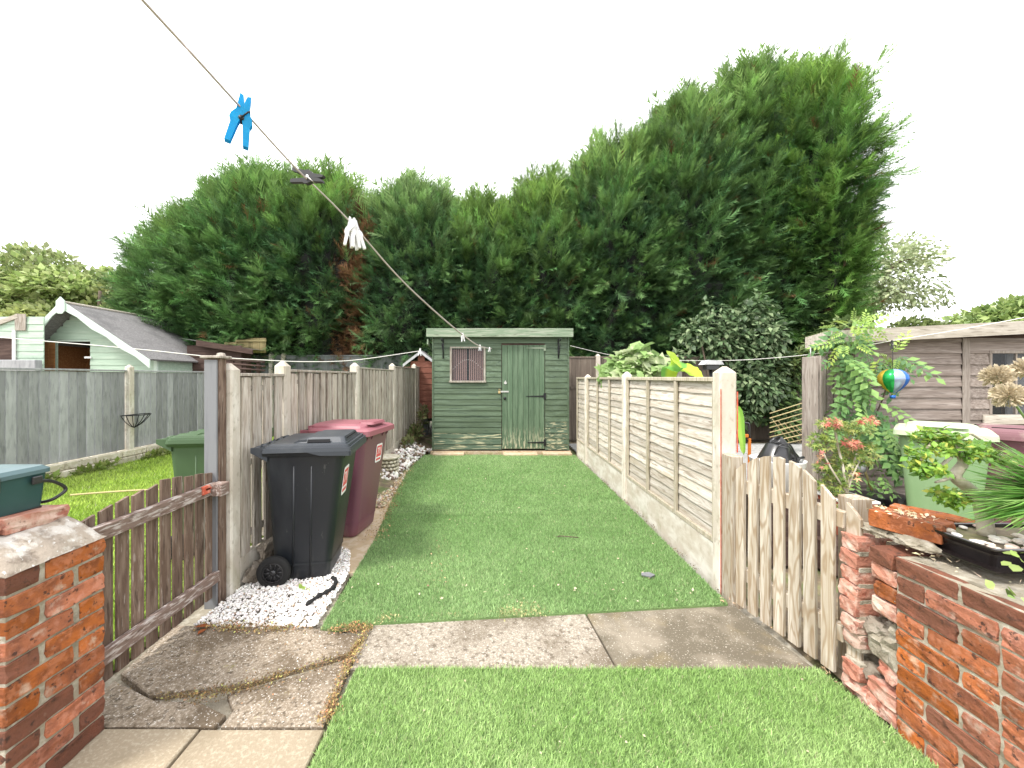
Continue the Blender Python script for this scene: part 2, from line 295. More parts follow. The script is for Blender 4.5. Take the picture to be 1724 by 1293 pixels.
def bevbox(sx, sy, sz, bev=.003, centre=(0,0,0)):
    return MB().box(centre[0]-sx/2, centre[0]+sx/2, centre[1]-sy/2, centre[1]+sy/2, centre[2]-sz/2, centre[2]+sz/2, bev=bev)
def rrect(hx, hy, r, n=4, cx=0, cy=0, z=0):
    out = []
    for qx, qy, a0 in ((1,1,0),(-1,1,90),(-1,-1,180),(1,-1,270)):
        for k in range(n+1):
            a = R(a0+90*k/n); out.append(Vector((cx+qx*(hx-r)+r*math.cos(a), cy+qy*(hy-r)+r*math.sin(a), z)))
    return out
def copy_tree(o, parent=None, loc=None, rz=None):
    c = o.copy(); COL.objects.link(c); c.parent = parent
    if loc is not None: c.location = loc
    if rz is not None: c.rotation_euler.z = rz
    for ch in list(o.children): copy_tree(ch, c)
    return c
def smoothline(pts, n=8):
    pts = [Vector(p) for p in pts]; P = [pts[0]]+pts+[pts[-1]]; out = []
    for i in range(1, len(P)-2):
        for k in range(n):
            t = k/n; a, b, c, d = P[i-1], P[i], P[i+1], P[i+2]
            out.append(.5*((2*b)+(c-a)*t+(2*a-5*b+4*c-d)*t*t+(-a+3*b-3*c+d)*t**3))
    out.append(pts[-1]); return out

# ---- many small faces at once
def npmesh(name, verts, faces_flat, nper, cols=None):
    me = bpy.data.meshes.new(name); nv = len(verts); nf = len(faces_flat)//nper
    me.vertices.add(nv); me.vertices.foreach_set('co', verts.astype(np.float32).ravel())
    me.loops.add(len(faces_flat)); me.loops.foreach_set('vertex_index', faces_flat.astype(np.int32))
    me.polygons.add(nf); me.polygons.foreach_set('loop_start', np.arange(0, nf*nper, nper, dtype=np.int32))
    me.update(calc_edges=True)
    if cols is not None:
        ca = me.color_attributes.new('Col', 'FLOAT_COLOR', 'POINT')
        ca.data.foreach_set('color', np.concatenate([cols, np.ones((nv,1))], 1).astype(np.float32).ravel())
    return me
def norm(a): return a/np.maximum(np.linalg.norm(a, axis=1, keepdims=True), 1e-9)
def scatter(name, tmpls, pos, dirs, ups, sc, cols, mt, parent=None, origin=(0,0,0), tipcol=None, extra=None):
    """tmpls: list of (verts(n,3), tris(m,3)); x along dir, z along the leaf's normal"""
    pos = np.asarray(pos, float); Nn = len(pos); dirs = norm(np.asarray(dirs, float)); ups = np.asarray(ups, float)
    y = norm(np.cross(ups, dirs)); z = np.cross(dirs, y)
    sc = np.broadcast_to(np.asarray(sc, float), (Nn,)); cols = np.broadcast_to(np.asarray(cols, float), (Nn,3))
    Vs = []; Fs = []; Cs = []; base = 0; which = rng.integers(0, len(tmpls), Nn)
    for ti, (tv, tf) in enumerate(tmpls):
        idx = np.where(which == ti)[0]
        if not len(idx): continue
        tv = np.asarray(tv, float); tf = np.asarray(tf, int)
        v = (tv[None,:,0:1]*dirs[idx][:,None,:] + tv[None,:,1:2]*y[idx][:,None,:] + tv[None,:,2:3]*z[idx][:,None,:])*sc[idx][:,None,None] + pos[idx][:,None,:]
        f = tf[None] + (np.arange(len(idx))*len(tv))[:,None,None] + base
        c = np.repeat(cols[idx][:,None,:], len(tv), 1)
        if tipcol is not None:
            t = np.clip(tv[:,0], 0, 1)[None,:,None]**1.5; c = c*(1-t*tipcol[3]) + np.array(tipcol[:3])*t*tipcol[3]
        Vs.append(v.reshape(-1,3)); Fs.append(f.ravel()); Cs.append(c.reshape(-1,3)); base += len(idx)*len(tv)
    if extra is not None:
        ev, ef, ec = extra; Vs.append(np.asarray(ev, float)); Fs.append((np.asarray(ef, int)+base).ravel()); Cs.append(np.broadcast_to(np.asarray(ec, float), (len(ev),3)))
    v = np.concatenate(Vs)-np.asarray(origin, float)
    me = npmesh(name, v, np.concatenate(Fs), 3, np.concatenate(Cs)); me.materials.append(mt)
    return link(name, me, parent, origin)
def rdir(n): return norm(rng.normal(size=(n,3)))
def vary(base, n, dv=.25, dh=.08):
    b = np.asarray(base, float)[None,:]*(1+dv*rng.uniform(-1,1,(n,1)))
    return np.clip(b*(1+dh*rng.uniform(-1,1,(n,3))), 0, 1)
def leaf(w=.5, fold=.12, bend=.15, n=3):          # ovate leaf of length 1
    vs = []; fs = []
    for i in range(n+1):
        t = i/n; ww = w*math.sin(math.pi*min(1, t*.93+.04))**.8*.5 if 0 < i < n else .0
        z = -bend*t*t; vs += [(t, ww, z+fold*ww*2), (t, 0, z), (t, -ww, z+fold*ww*2)]
    for i in range(n):
        a = i*3; b = a+3
        fs += [(a,a+1,b+1),(a,b+1,b),(a+1,a+2,b+2),(a+1,b+2,b+1)]
    return vs, fs
LEAF2 = ([(0,0,0),(.5,.3,.06),(1,0,-.1),(.5,-.3,.06)], [(0,3,2),(0,2,1)])
BLADE1 = ([(0,.055,0),(0,-.055,0),(1,0,0)], [(0,1,2)])
BLADE3 = ([(0,.05,0),(0,-.05,0),(.55,.042,.05),(.55,-.042,.05),(1,0,.2)], [(0,1,3),(0,3,2),(2,3,4)])
def frond(seed, nb=9):      # flat feathery conifer spray, length 1
    r = random.Random(seed); vs = [(0,.014,0),(0,-.014,0),(1,0,.05)]; fs = [(0,1,2)]
    for i in range(nb):
        t = .08+.84*i/nb+r.uniform(-.03,.03)
        for sgn in (1,-1):
            L = (.34*(1-t)**.6+.09)*r.uniform(.7,1.2); a = sgn*R(r.uniform(20,38)); z0 = .05*t*t; w = .030
            b = len(vs); zz = r.uniform(-.07,.08)
            vs += [(t-w, 0, z0), (t+w, 0, z0), (t+math.cos(a)*L, math.sin(a)*L, z0+zz)]
            fs += [(b,b+1,b+2)]
    return vs, fs
FRONDS = [frond(i) for i in range(6)]
def star(points=5, inner=.28, cut=0):
    vs = [(.12,0,0)]; fs = []; k = points*2
    lens = {5: (.62,.9,1.0,.9,.62), 7: (.45,.75,.95,1,.95,.75,.45)}[points]
    span = 250; ring = []
    for i in range(points):
        a = R(-span/2+span*i/(points-1))
        ring.append((.12+lens[i]*.88*math.cos(a), lens[i]*.88*math.sin(a), -.12*lens[i]))
        if i < points-1:
            a2 = R(-span/2+span*(i+.5)/(points-1)); ring.append((.12+inner*math.cos(a2), inner*math.sin(a2), .02))
    vs += [(-.02,0,0)]+ring
    for i in range(len(ring)-1): fs.append((0, i+2, i+3))
    fs.append((0,1,2)); fs.append((0,len(ring)+1,1))
    return vs, fs
MAPLE = star(5, .22); LOBED = star(5, .55)
def pinnate(n=4, w=.52):
    vs = [(0,.006,0),(0,-.006,0),(1,0,-.15)]; fs = [(0,1,2)]
    lv, lf = leaf(w, .1, .1, 2)
    for i in range(n):
        t = .18+.75*i/n
        for sgn in (1,-1):
            a = sgn*R(60); b = len(vs); L = .30*(1-.2*t)
            for x, y, z in lv: vs.append((t+(x*math.cos(a)-y*math.sin(a))*L, (x*math.sin(a)+y*math.cos(a))*L, -.15*t*t+z*L-.03*x))
            fs += [tuple(q+b for q in f) for f in lf]
    b = len(vs)
    for x, y, z in lv: vs.append((.9+x*.26, y*.26, -.13+z*.26-.05*x))
    fs += [tuple(q+b for q in f) for f in lf]
    return vs, fs
PINN = pinnate()
ICO = None
def ico_t():
    bm = bmesh.new(); bmesh.ops.create_icosphere(bm, subdivisions=1, radius=.5)
    bm.verts.index_update(); v = [tuple(x.co) for x in bm.verts]; f = [[q.index for q in fc.verts] for fc in bm.faces]; bm.free()
    out = []
    for s_ in range(5):
        r = random.Random(s_); fl = (r.uniform(.8,1.2), r.uniform(.6,.95), r.uniform(.45,.8))
        out.append(([(x*fl[0]*r.uniform(.85,1.12), y*fl[1]*r.uniform(.85,1.12), z*fl[2]*r.uniform(.85,1.12)) for x,y,z in v], f))
    return out
ICOS = ico_t()
def rand_rot(n): return rdir(n), rdir(n)
# ============================================================ GROUND
def sheet(name, poly, z, mt, parent=None, kind='structure', thick=0, sub=0):
    mb = MB()
    if thick: mb.prism(poly, 'z', z-thick, z)
    else: mb.add([(x,y,z) for x,y in poly], [tuple(range(len(poly)))])
    o = mb.build(name, mt, parent, origin=(poly[0][0], poly[0][1], 0) if not parent else None)
    if kind: o['kind'] = kind
    return o
sheet('ground', [(-90,-40),(90,-40),(90,160),(-90,160)], -.05, M['soil'])
sheet('turf_base', [(-.70,.2),(1.66,.2),(1.70,1.3),(1.66,1.965),(-.70,1.975)], .012, M['turf'], thick=.03)
sheet('rear_turf_base', [(-1.02,2.28),(-.75,2.33),(.3,2.42),(1.54,2.53),(1.565,5),(1.56,7.36),(-1.42,7.40),(-1.36,6),(-1.26,5),(-1.16,4.2),(-1.08,3.5)], .012, M['turf'], thick=.03)
sheet('lawn', [(-6.42,1.2),(-2.0,1.2),(-1.92,5),(-1.95,12),(-6.42,12)], -.005, M['lawn'], thick=.03)
pav = thing('pavement', None, None, (0,2,0), kind='structure')
def slab(poly, mt, z=0, tilt=0, name='paving_slab', th=.05):
    cx = sum(p[0] for p in poly)/len(poly); cy = sum(p[1] for p in poly)/len(poly)
    mb = MB(); bm = bmesh.new()
    vs = [bm.verts.new((x-cx, y-cy, 0)) for x, y in poly]; f = bm.faces.new(vs)
    r = bmesh.ops.extrude_face_region(bm, geom=[f]); up = [v for v in r['geom'] if isinstance(v, bmesh.types.BMVert)]
    for v in up: v.co.z += th
    bmesh.ops.bevel(bm, geom=[e for e in bm.edges if all(v in up for v in e.verts)], offset=.005, segments=1, affect='EDGES')
    bmesh.ops.recalc_face_normals(bm, faces=bm.faces[:])
    me = bpy.data.meshes.new(name); bm.to_mesh(me); bm.free(); me.materials.append(mt)
    return link(name, me, pav, (cx, cy, z-th), rot=(tilt, tilt*.7, 0))
slab([(-.735,1.985),(.635,1.98),(.585,2.45),(-.72,2.36)], M['concrete'])
slab([(.645,1.98),(1.66,1.975),(1.585,2.54),(.595,2.46)], M['concrete_damp'])
slab([(-1.88,1.95),(-1.62,1.82),(-1.20,1.90),(-.78,2.10),(-.76,2.24),(-1.10,2.30),(-1.50,2.30),(-1.90,2.32)], M['concrete_brown'], .006, R(.6))
slab([(-1.88,1.66),(-1.60,1.66),(-1.20,1.66),(-1.19,1.72),(-1.36,1.79),(-1.58,1.80),(-1.88,1.92)], M['concrete_brown'], -.004, R(-.4))
slab([(-1.17,1.66),(-.73,1.66),(-.745,2.06),(-1.15,1.87),(-1.26,1.83),(-1.17,1.74)], M['concrete_brown'], 0, 0)
slab([(-1.70,.9),(-1.257,.9),(-1.257,1.648),(-1.70,1.648)], M['slab'], .002, 0)
slab([(-1.245,.9),(-.72,.9),(-.72,1.648),(-1.245,1.648)], M['slab'], -.002, 0)
sheet('path_bedding', [(-1.95,.4),(1.7,.4),(1.7,2.6),(-1.95,2.6)], -.03, M['mortar'])
sheet('sandy_strip', [(-1.25,2.95),(-1.00,2.95),(-1.05,3.5),(-1.14,4.2),(-1.24,5),(-1.6,5.2),(-1.7,3.6)], .004, M['sand'], thick=.03)
sheet('gravel_bed', [(-1.80,2.30),(-1.02,2.28),(-1.10,3.0),(-1.22,3.4),(-1.78,3.4)], -.01, M['concrete'], thick=.02)
sheet('yard_paving_base', [(1.75,1.9),(9,1.9),(9,9),(1.75,9)], -.022, M['soil'])
yp = thing('paving', None, None, (3,6,0), kind='structure')
me_pv = bevbox(.595,.595,.04,.006).mesh('paver'); me_pv.materials.append(M['paving'])
for i in range(9):
    for j in range(6):
        x = 1.98+.605*i; y = 5.4+.605*j
        if x < 7: link('paving_slab', me_pv, yp, (x, y, -.02+rng.uniform(-.003,.003)))
# small cobbles near the trellis
me_cb = bevbox(.10,.10,.04,.012).mesh('cobble'); me_cb.materials.append(M['paving'])
cb = MB()
for i in range(12):
    for j in range(14):
        cx, cy = 5.0+i*.108, 7.0+j*.108
        cb.box(cx-.048, cx+.048, cy-.048, cy+.048, -.01, .018+rng.uniform(-.004,.004), bev=.008)
o = cb.build('cobbles', M['paving'], yp); o['kind'] = 'stuff'

# ---- turf and grass blades
def inpoly(px, py, poly):
    n = len(poly); c = np.zeros(len(px), bool); j = n-1
    for i in range(n):
        xi, yi = poly[i]; xj, yj = poly[j]
        k = ((yi > py) != (yj > py)) & (px < (xj-xi)*(py-yi)/((yj-yi) if yj != yi else 1e-9)+xi); c ^= k; j = i
    return c
def vnoise(x, y, s, seed):
    r = np.random.default_rng(seed); g = r.random((64,64)); fx = x*s+100; fy = y*s+100
    ix = np.floor(fx).astype(int); iy = np.floor(fy).astype(int); tx = fx-ix; ty = fy-iy
    tx = tx*tx*(3-2*tx); ty = ty*ty*(3-2*ty); G = lambda a, b: g[a % 64, b % 64]
    return (G(ix,iy)*(1-tx)+G(ix+1,iy)*tx)*(1-ty)+(G(ix,iy+1)*(1-tx)+G(ix+1,iy+1)*tx)*ty
def blades(name, label, poly, n, z, hgt, width, colA, colB, lean=.55, ypow=0, tmpl=None, patch=3, drift=(0,0), straw=.02):
    xs = [p[0] for p in poly]; ys = [p[1] for p in poly]
    m = int(n*2.2); x = rng.uniform(min(xs), max(xs), m); u = rng.random(m)
    a, b = min(ys), max(ys); y = (a**(1-ypow)+u*(b**(1-ypow)-a**(1-ypow)))**(1/(1-ypow)) if ypow else a+u*(b-a)
    k = inpoly(x, y, poly); x = x[k][:n]; y = y[k][:n]; q = len(x)
    pn = vnoise(x, y, patch, 3)*.6+vnoise(x, y, patch*4, 5)*.4
    t = np.clip(pn*1.3-.15+rng.uniform(-.25,.25,q), 0, 1)[:,None]
    c = np.array(colA)*(1-t)+np.array(colB)*t; c *= (1+.5*rng.uniform(-1,1,(q,1)))
    st = rng.random(q) < straw; c[st] = np.array([.55,.54,.34])*(1+.2*rng.uniform(-1,1,(st.sum(),1)))
    la = rng.uniform(0,6.283,q); ln = lean*.55*(.5+rng.random(q))
    d = np.stack([np.cos(la)*ln+drift[0]+rng.normal(0,.3,q), np.sin(la)*ln+drift[1]+rng.normal(0,.3,q), np.ones(q)], 1)
    ups = rdir(q)
    wf = width(y) if callable(width) else width
    sc = hgt*(.6+.6*rng.random(q))
    tv, tf = (BLADE1 if tmpl is None else tmpl)
    tv = np.array(tv, float); tv[:,1] *= 1
    # width handled by scale anisotropy: approximate by template variants
    fac = (wf/hgt/.11) if np.isscalar(wf) else None
    if fac is not None: tv[:,1] *= fac
    o = scatter(name, [(tv, tf)], np.stack([x, y, np.full(q, z)], 1), d, ups, sc, c, M['grass'], None, (np.mean(xs), np.mean(ys), 0))
    tag(o, label, 'grass', kind='stuff'); return o
F1 = [(-.70,1.15),(1.69,1.15),(1.70,1.3),(1.66,1.965),(-.70,1.975)]
blades('artificial_grass', 'bright green artificial turf in front of the concrete path', F1, 120000, .010, .027, .0038, (.28,.44,.14), (.45,.60,.26), lean=.9, drift=(.15,.05), patch=2.2)
blades('artificial_grass', 'nearest end of the bright green artificial turf at the bottom of the picture', [(-.70,.2),(1.66,.2),(1.69,1.15),(-.70,1.15)], 45000, .010, .030, .0056, (.27,.44,.115), (.46,.62,.22), lean=.9, drift=(.15,.05), patch=2.2)
F2 = [(-1.02,2.28),(-.75,2.33),(.3,2.42),(1.54,2.53),(1.565,5),(1.56,7.36),(-1.42,7.40),(-1.36,6),(-1.26,5),(-1.16,4.2),(-1.08,3.5)]
F2n = [(x, min(y,4.2)) for x, y in F2[:5]]+[(-1.16,4.2),(-1.08,3.5)]; F2n[4] = (1.56,4.2)
blades('artificial_grass', 'near part of the long artificial turf strip beside the wheelie bins', F2n, 150000, .010, .026, .0042, (.23,.38,.14), (.38,.53,.25), lean=.7, ypow=.9, patch=1.3)
F2f = [(-1.16,4.15),(1.56,4.15),(1.565,5),(1.56,7.36),(-1.42,7.40),(-1.36,6),(-1.26,5)]
blades('artificial_grass', 'far part of the long artificial turf strip in front of the green shed', F2f, 110000, .010, .028, .006, (.23,.38,.14), (.38,.53,.25), lean=.7, ypow=1.2, patch=1.0)
blades('lawn_grass', 'lush yellow-green lawn grass behind the brown picket gate', [(-6.38,1.7),(-1.98,1.7),(-1.92,5),(-1.95,10),(-6.38,10)], 130000, 0, .055, .010, (.28,.42,.06), (.46,.58,.13), lean=.8, ypow=.8, patch=1.6, straw=.012)

# ---- loose stones, moss and litter
def pebbles(name, label, cat, pts, sizes, colr, parent=None, z=None):
    n = len(pts); d, u = rand_rot(n); d[:,2] *= .35
    o = scatter(name, ICOS, pts, d, u, sizes, colr, M['stone_white'], parent, tuple(np.mean(pts, 0)))
    return tag(o, label, cat, kind='stuff')
def fillpoly(poly, n, ypow=0):
    xs = [p[0] for p in poly]; ys = [p[1] for p in poly]; x = rng.uniform(min(xs), max(xs), n*3); y = rng.uniform(min(ys), max(ys), n*3)
    k = inpoly(x, y, poly); return x[k][:n], y[k][:n]
x, y = fillpoly([(-1.80,2.33),(-1.42,2.29),(-1.06,2.31),(-1.08,2.75),(-1.10,2.95),(-1.24,3.35),(-1.76,3.35),(-1.78,2.7)], 6500)
c = vary((.86,.83,.80), len(x), .18, .03); br = rng.random(len(x)) < .06; c[br] *= np.array([.55,.42,.33])
pebbles('gravel', 'white gravel spread around the wheels of the black bin', 'gravel', np.stack([x, y, rng.uniform(0,.016,len(x))+.010*vnoise(x,y,6,2)], 1), .011+.014*rng.random(len(x)), c)
bx_, by_ = fillpoly([(-1.76,5.4),(-1.42,5.4),(-1.38,6.2),(-1.30,7.5),(-1.20,7.52),(-1.18,7.7),(-1.78,7.9)], 900)
hz = .02+.10*np.clip((-1.28-bx_)/.3, 0, 1)+.06*np.clip((by_-5.8)/1.4, 0, 1)
c = vary((.74,.71,.67), len(bx_), .25, .05); dk = rng.random(len(bx_)) < .30; c[dk] = vary((.20,.14,.10), dk.sum(), .4)
pebbles('rubble_stones', 'heap of white and dark stones along the fence beside the green shed', 'stones', np.stack([bx_, by_, hz*(.4+.7*rng.random(len(bx_)))], 1), .04+.07*rng.random(len(bx_))**2, c)
bank = MB(); gx, gy = 8, 16; vv = []; ff = []
for j in range(gy+1):
    for i in range(gx+1):
        xx = -1.80+.5*i/gx; yy = 4.0+4.9*j/gy; h = (.12*max(0, min(1, (-1.30-xx)/.35))+.0)*min(1, (yy-4)/1.5)+.02*mnoise.noise(Vector((xx*9, yy*5, 0)))
        vv.append((xx, yy, h*1.2 if i < gx else -.02))
for j in range(gy):
    for i in range(gx): a = j*(gx+1)+i; ff.append((a, a+1, a+gx+2, a+gx+1))
bank.add(vv, ff, True); o = bank.build('soil_bank', M['soil'], origin=(-1.6,6,0)); o['kind'] = 'structure'
x, y = fillpoly([(-1.62,4.4),(-1.24,4.4),(-1.26,5.0),(-1.36,6.3),(-1.42,7.35),(-1.5,7.35),(-1.62,5.5)], 1400)
c = vary((.42,.33,.22), len(x), .5, .15); wq = rng.random(len(x)) < .25; c[wq] = (.62,.58,.5)
pebbles('gravel', 'brown and cream grit between the fence and the far artificial turf', 'gravel', np.stack([x, y, np.full(len(x), .02)], 1), .02+.03*rng.random(len(x)), c)
def litter(name, label, cat, pts, size, cols, flat=.5):
    n = len(pts); d = rdir(n); d[:,2] = np.abs(d[:,2])*flat; u = rdir(n); u[:,2] += 1.5
    o = scatter(name, [LEAF2, BLADE3, BLADE1], pts, d, u, size*(.5+rng.random(n)), cols, M['litter'], None, tuple(np.mean(pts, 0)))
    return tag(o, label, cat, kind='stuff')
def along(pts, n, wd):
    P = np.array(pts, float); seg = rng.integers(0, len(P)-1, n); t = rng.random(n)[:,None]
    q = P[seg]*(1-t)+P[seg+1]*t; vv_ = vnoise(q[:,0], q[:,1], 9, 4); q = q+rng.normal(0, 1, (n,2))*(wd*(.45+1.5*vv_**2))[:,None]; return q[vv_+rng.normal(0,.12,n) > .42]
def drycol(n): 
    c = vary((.36,.23,.11), n, .6, .2); g = rng.random(n) < .25; c[g] = vary((.16,.11,.05), g.sum(), .4); h = rng.random(n) < .15; c[h] = vary((.5,.46,.16), h.sum(), .3); return c
q = along([(-1.75,2.30),(-1.30,2.28),(-1.02,2.26),(-.78,2.28)], 5200, .030); litter('dead_moss', 'ginger dead moss along the edge of the white gravel', 'moss', np.c_[q, np.full(len(q), .012)+rng.uniform(0,.02,len(q))], .012, drycol(len(q)), 1.2)
q = along([(-.745,2.30),(-.745,2.12),(-.75,1.98),(-.74,1.80),(-.72,1.68)], 4200, .020); litter('dead_moss', 'ginger dead moss in the joint left of the near turf', 'moss', np.c_[q, np.full(len(q), .008)+rng.uniform(0,.018,len(q))], .011, drycol(len(q)), 1.2)
q = along([(-1.56,1.80),(-1.34,1.80),(-1.18,1.86),(-1.0,1.95),(-.76,2.07)], 3600, .016); litter('dead_moss', 'brown moss growing in the long crack of the broken concrete slab', 'moss', np.c_[q, np.full(len(q), .004)+rng.uniform(0,.016,len(q))], .010, drycol(len(q))*.7, 1.2)
q = along([(-.70,2.35),(-.2,2.39),(.3,2.44)], 1500, .025); litter('dead_moss', 'yellow moss tufts along the near edge of the long turf', 'moss', np.c_[q, np.full(len(q), .02)+rng.uniform(0,.02,len(q))], .013, vary((.40,.37,.18), len(q), .4), 1.2)
q = along([(-.45,3.55),(-.42,3.0),(-.36,2.7),(-.55,4.2)], 110, .05); litter('leaf_litter', 'few dead brown leaves lying on the middle of the long turf', 'leaves', np.c_[q, np.full(len(q), .036)], .018, vary((.45,.30,.17), len(q), .4), .3)
q = along([(-1.09,3.5),(-1.17,4.3),(-1.26,5.0),(-1.36,6.0),(-1.42,7.0)], 2600, .04); litter('dead_moss', 'orange and yellow debris along the left edge of the long turf', 'moss', np.c_[q, np.full(len(q), .02)+rng.uniform(0,.02,len(q))], .018, vary((.44,.32,.16), len(q), .4), .8)
q = np.stack([rng.uniform(-.65,1.6,170), rng.uniform(1.35,1.93,170)], 1); litter('leaf_litter', 'scattered straw-coloured bits on the near turf', 'litter', np.c_[q, np.full(len(q), .034)], .010, vary((.46,.40,.27), len(q), .3), .2)
q = np.stack([rng.uniform(-1.0,1.5,380), 2.5+4.5*rng.random(380)**1.4], 1); litter('leaf_litter', 'scattered dry stalks over the long turf', 'litter', np.c_[q, np.full(len(q), .035)], .018, vary((.55,.48,.33), len(q), .3), .2)
q = along([(1.50,2.56),(1.60,2.50),(1.67,2.0),(1.66,1.9),(1.62,1.75)], 160, .02); litter('leaf_litter', 'dry leaves collected at the foot of the pale gate and the wall', 'litter', np.c_[q, np.full(len(q), .03)], .02, vary((.55,.38,.24), len(q), .3), .4)
q = along([(-1.15,7.45),(0,7.42),(1.5,7.42)], 500, .015); litter('dead_moss', 'mossy debris along the plinth of the green shed', 'moss', np.c_[q, np.full(len(q), .02)+rng.uniform(0,.02,len(q))], .028, vary((.35,.36,.16), len(q), .4), .8)
q = along([(1.56,2.6),(1.57,4.0),(1.565,5.5),(1.56,7.2)], 1500, .012); litter('leaf_litter', 'dark soil and crumbs in the corner below the right gravel boards', 'litter', np.c_[q, np.full(len(q), .02)+rng.uniform(0,.015,len(q))], .014, vary((.16,.13,.08), len(q), .6), .5)
q = np.stack([rng.uniform(-1.85,-.75,900), rng.uniform(1.68,2.28,900)], 1); vq = vnoise(q[:,0], q[:,1], 6, 12); q = q[vq > .55]; litter('leaf_litter', 'brown crumbs and dead moss scattered over the cracked concrete', 'litter', np.c_[q, np.full(len(q), .009)], .009, drycol(len(q))*.8, .4)
q = along([(-.7,1.985),(.3,1.99),(1.6,1.985)], 700, .010); litter('dead_moss', 'crumbs along the seam between near turf and concrete path', 'moss', np.c_[q, np.full(len(q), .004)], .010, vary((.25,.19,.11), len(q), .5), .6)
# twigs and small separate bits
def twig(pts, r, label, mt='bark'):
    o = MB().tube(pts, r, 5).build('twig', M[mt], origin=pts[0]); tag(o, label, 'twig')
twig([at(933,905,3.61)+Vector((0,0,0)), Vector((.62,3.55,.04)), Vector((.78,3.52,.038))], .005, 'thin dark twig lying on the long turf')
b = MB(); b.add([(1.10,2.86,.034),(1.16,2.83,.036),(1.20,2.86,.036),(1.17,2.90,.036),(1.11,2.89,.034)], [(0,1,2,3,4)]); b.add([(1.10,2.86,.028),(1.16,2.83,.03),(1.20,2.86,.03),(1.17,2.90,.03),(1.11,2.89,.028)], [(0,1,2,3,4)])
b = MB().prism([(1.10,2.86),(1.16,2.83),(1.20,2.86),(1.17,2.90),(1.11,2.89)], 'z', .030, .038)
tag(b.build('stone_chip', M['grey_paint'], origin=(1.15,2.86,.03)), 'flat blue-grey stone chip on the turf near the right fence', 'stone')
rag = MB(); pts = smoothline([(-1.21,2.50,.025),(-1.17,2.60,.03),(-1.12,2.68,.03),(-1.13,2.78,.028),(-1.18,2.84,.025)], 4)
rag.tube(pts, [.008+.012*math.sin(i*1.9)**2 for i in range(len(pts))], 6); tag(rag.build('membrane_scrap', M['rubber'], origin=(-1.15,2.65,.02)), 'torn strip of black weed membrane beside the black bin', 'membrane')
lf = scatter('fallen_leaf', [leaf(.55,.1,.1,3)], [(-1.76,2.27,.03),(-1.70,2.22,.02)], [(1,.3,0),(.2,1,.1)], [(0,.2,1)]*2, [.09,.06], [(.30,.09,.03)]*2, M['litter'], None, (-1.76,2.27,0)); tag(lf, 'red-brown fallen leaves on concrete by the brown gate', 'leaf')
sp = scatter('seedling', [leaf(.6,.1,.1,3)], [(-1.335,2.70,.015),(-1.335,2.70,.02),(-1.30,2.68,.02)], [(-.3,-.2,1),(.6,-.4,.4),(.9,-.3,.2)], [(0,-1,.5)]*3, [.05,.045,.04], [(.32,.46,.10)]*3, M['leafy'], None, (-1.33,2.70,0)); tag(sp, 'tiny lime green weed at the foot of the black bin', 'plant')

# ============================================================ BRICKWORK
BRM = {}
def brick_me(L, W, Hh, mk, var):
    k = (round(L,3), round(W,3), round(Hh,3), mk, var)
    if k in BRM: return BRM[k]
    bm = bmesh.new(); bmesh.ops.create_cube(bm, size=1); bmesh.ops.subdivide_edges(bm, edges=bm.edges[:], cuts=2, use_grid_fill=True)
    r = random.Random(hash(k[:3])+var*17+5)
    amp = .0028 if mk != 'brick_pale' else .0048
    for v in bm.verts:
        corner = sum(abs(c) > .49 for c in v.co)
        p = Vector((v.co.x*L, v.co.y*W, v.co.z*Hh))
        if corner >= 2: p *= 1-(.012 if corner == 2 else .035)*r.uniform(.3,1.3)
        p += Vector((r.uniform(-amp,amp), r.uniform(-amp,amp), r.uniform(-amp,amp)))
        v.co = p
    bmesh.ops.bevel(bm, geom=[e for e in bm.edges if len(e.link_faces) == 2 and e.calc_face_angle(0) > .9], offset=.0025, segments=1, affect='EDGES')
    me = bpy.data.meshes.new('brick'); bm.to_mesh(me); bm.free()
    for p in me.polygons: p.use_smooth = False
    me.materials.append(M[mk]); BRM[k] = me; return me
def brick(parent, c, L, W, Hh=.065, mk=None, rz=0, tilt=0):
    mk = mk or ('brick' if rng.random() < .87 else 'brick_dark')
    return link('brick', brick_me(L, W, Hh, mk, int(rng.integers(0,4))), parent, c, rot=(rng.uniform(-.02,.02)+tilt, rng.uniform(-.02,.02), rz+rng.uniform(-.02,.02)))
# right garden wall
rw = thing('brick_wall', 'weathered orange brick garden wall with a crumbled end beside the pale pine gate', 'brick wall', (1.90,1.1,0))
WX = 1.695
for c_ in range(10):
    z = .0375+.075*c_; yy = 1.625-(.0 if c_ % 2 else .112); 
    if c_ % 2 == 0:
        brick(rw, (WX+.108, 1.625-.051, z), .215, .102)
        yy = 1.625-.112
    top = c_ == 9
    st = True
    while yy > .45:
        L = .215 if st or top else .102
        mk = 'brick_dark' if (top and rng.random() < .75) else None
        jx = rng.uniform(-.004,.003)
        if L > .15: brick(rw, (WX+.051+jx, yy-L/2, z), L, .102, mk=mk, rz=R(90))
        else: brick(rw, (WX+.108+jx, yy-L/2, z), .215, .102, mk=mk)
        yy -= L+.010; st = not st
    if top:
        for r_ in range(1,4):
            yy = 1.74-.07*r_
            while yy > .5: brick(rw, (WX+.051+.112*r_, yy-.1075, z-.003+rng.uniform(-.004,.004)), .215, .102, mk='brick_dark' if rng.random() < .6 else 'brick', rz=R(90)); yy -= .225
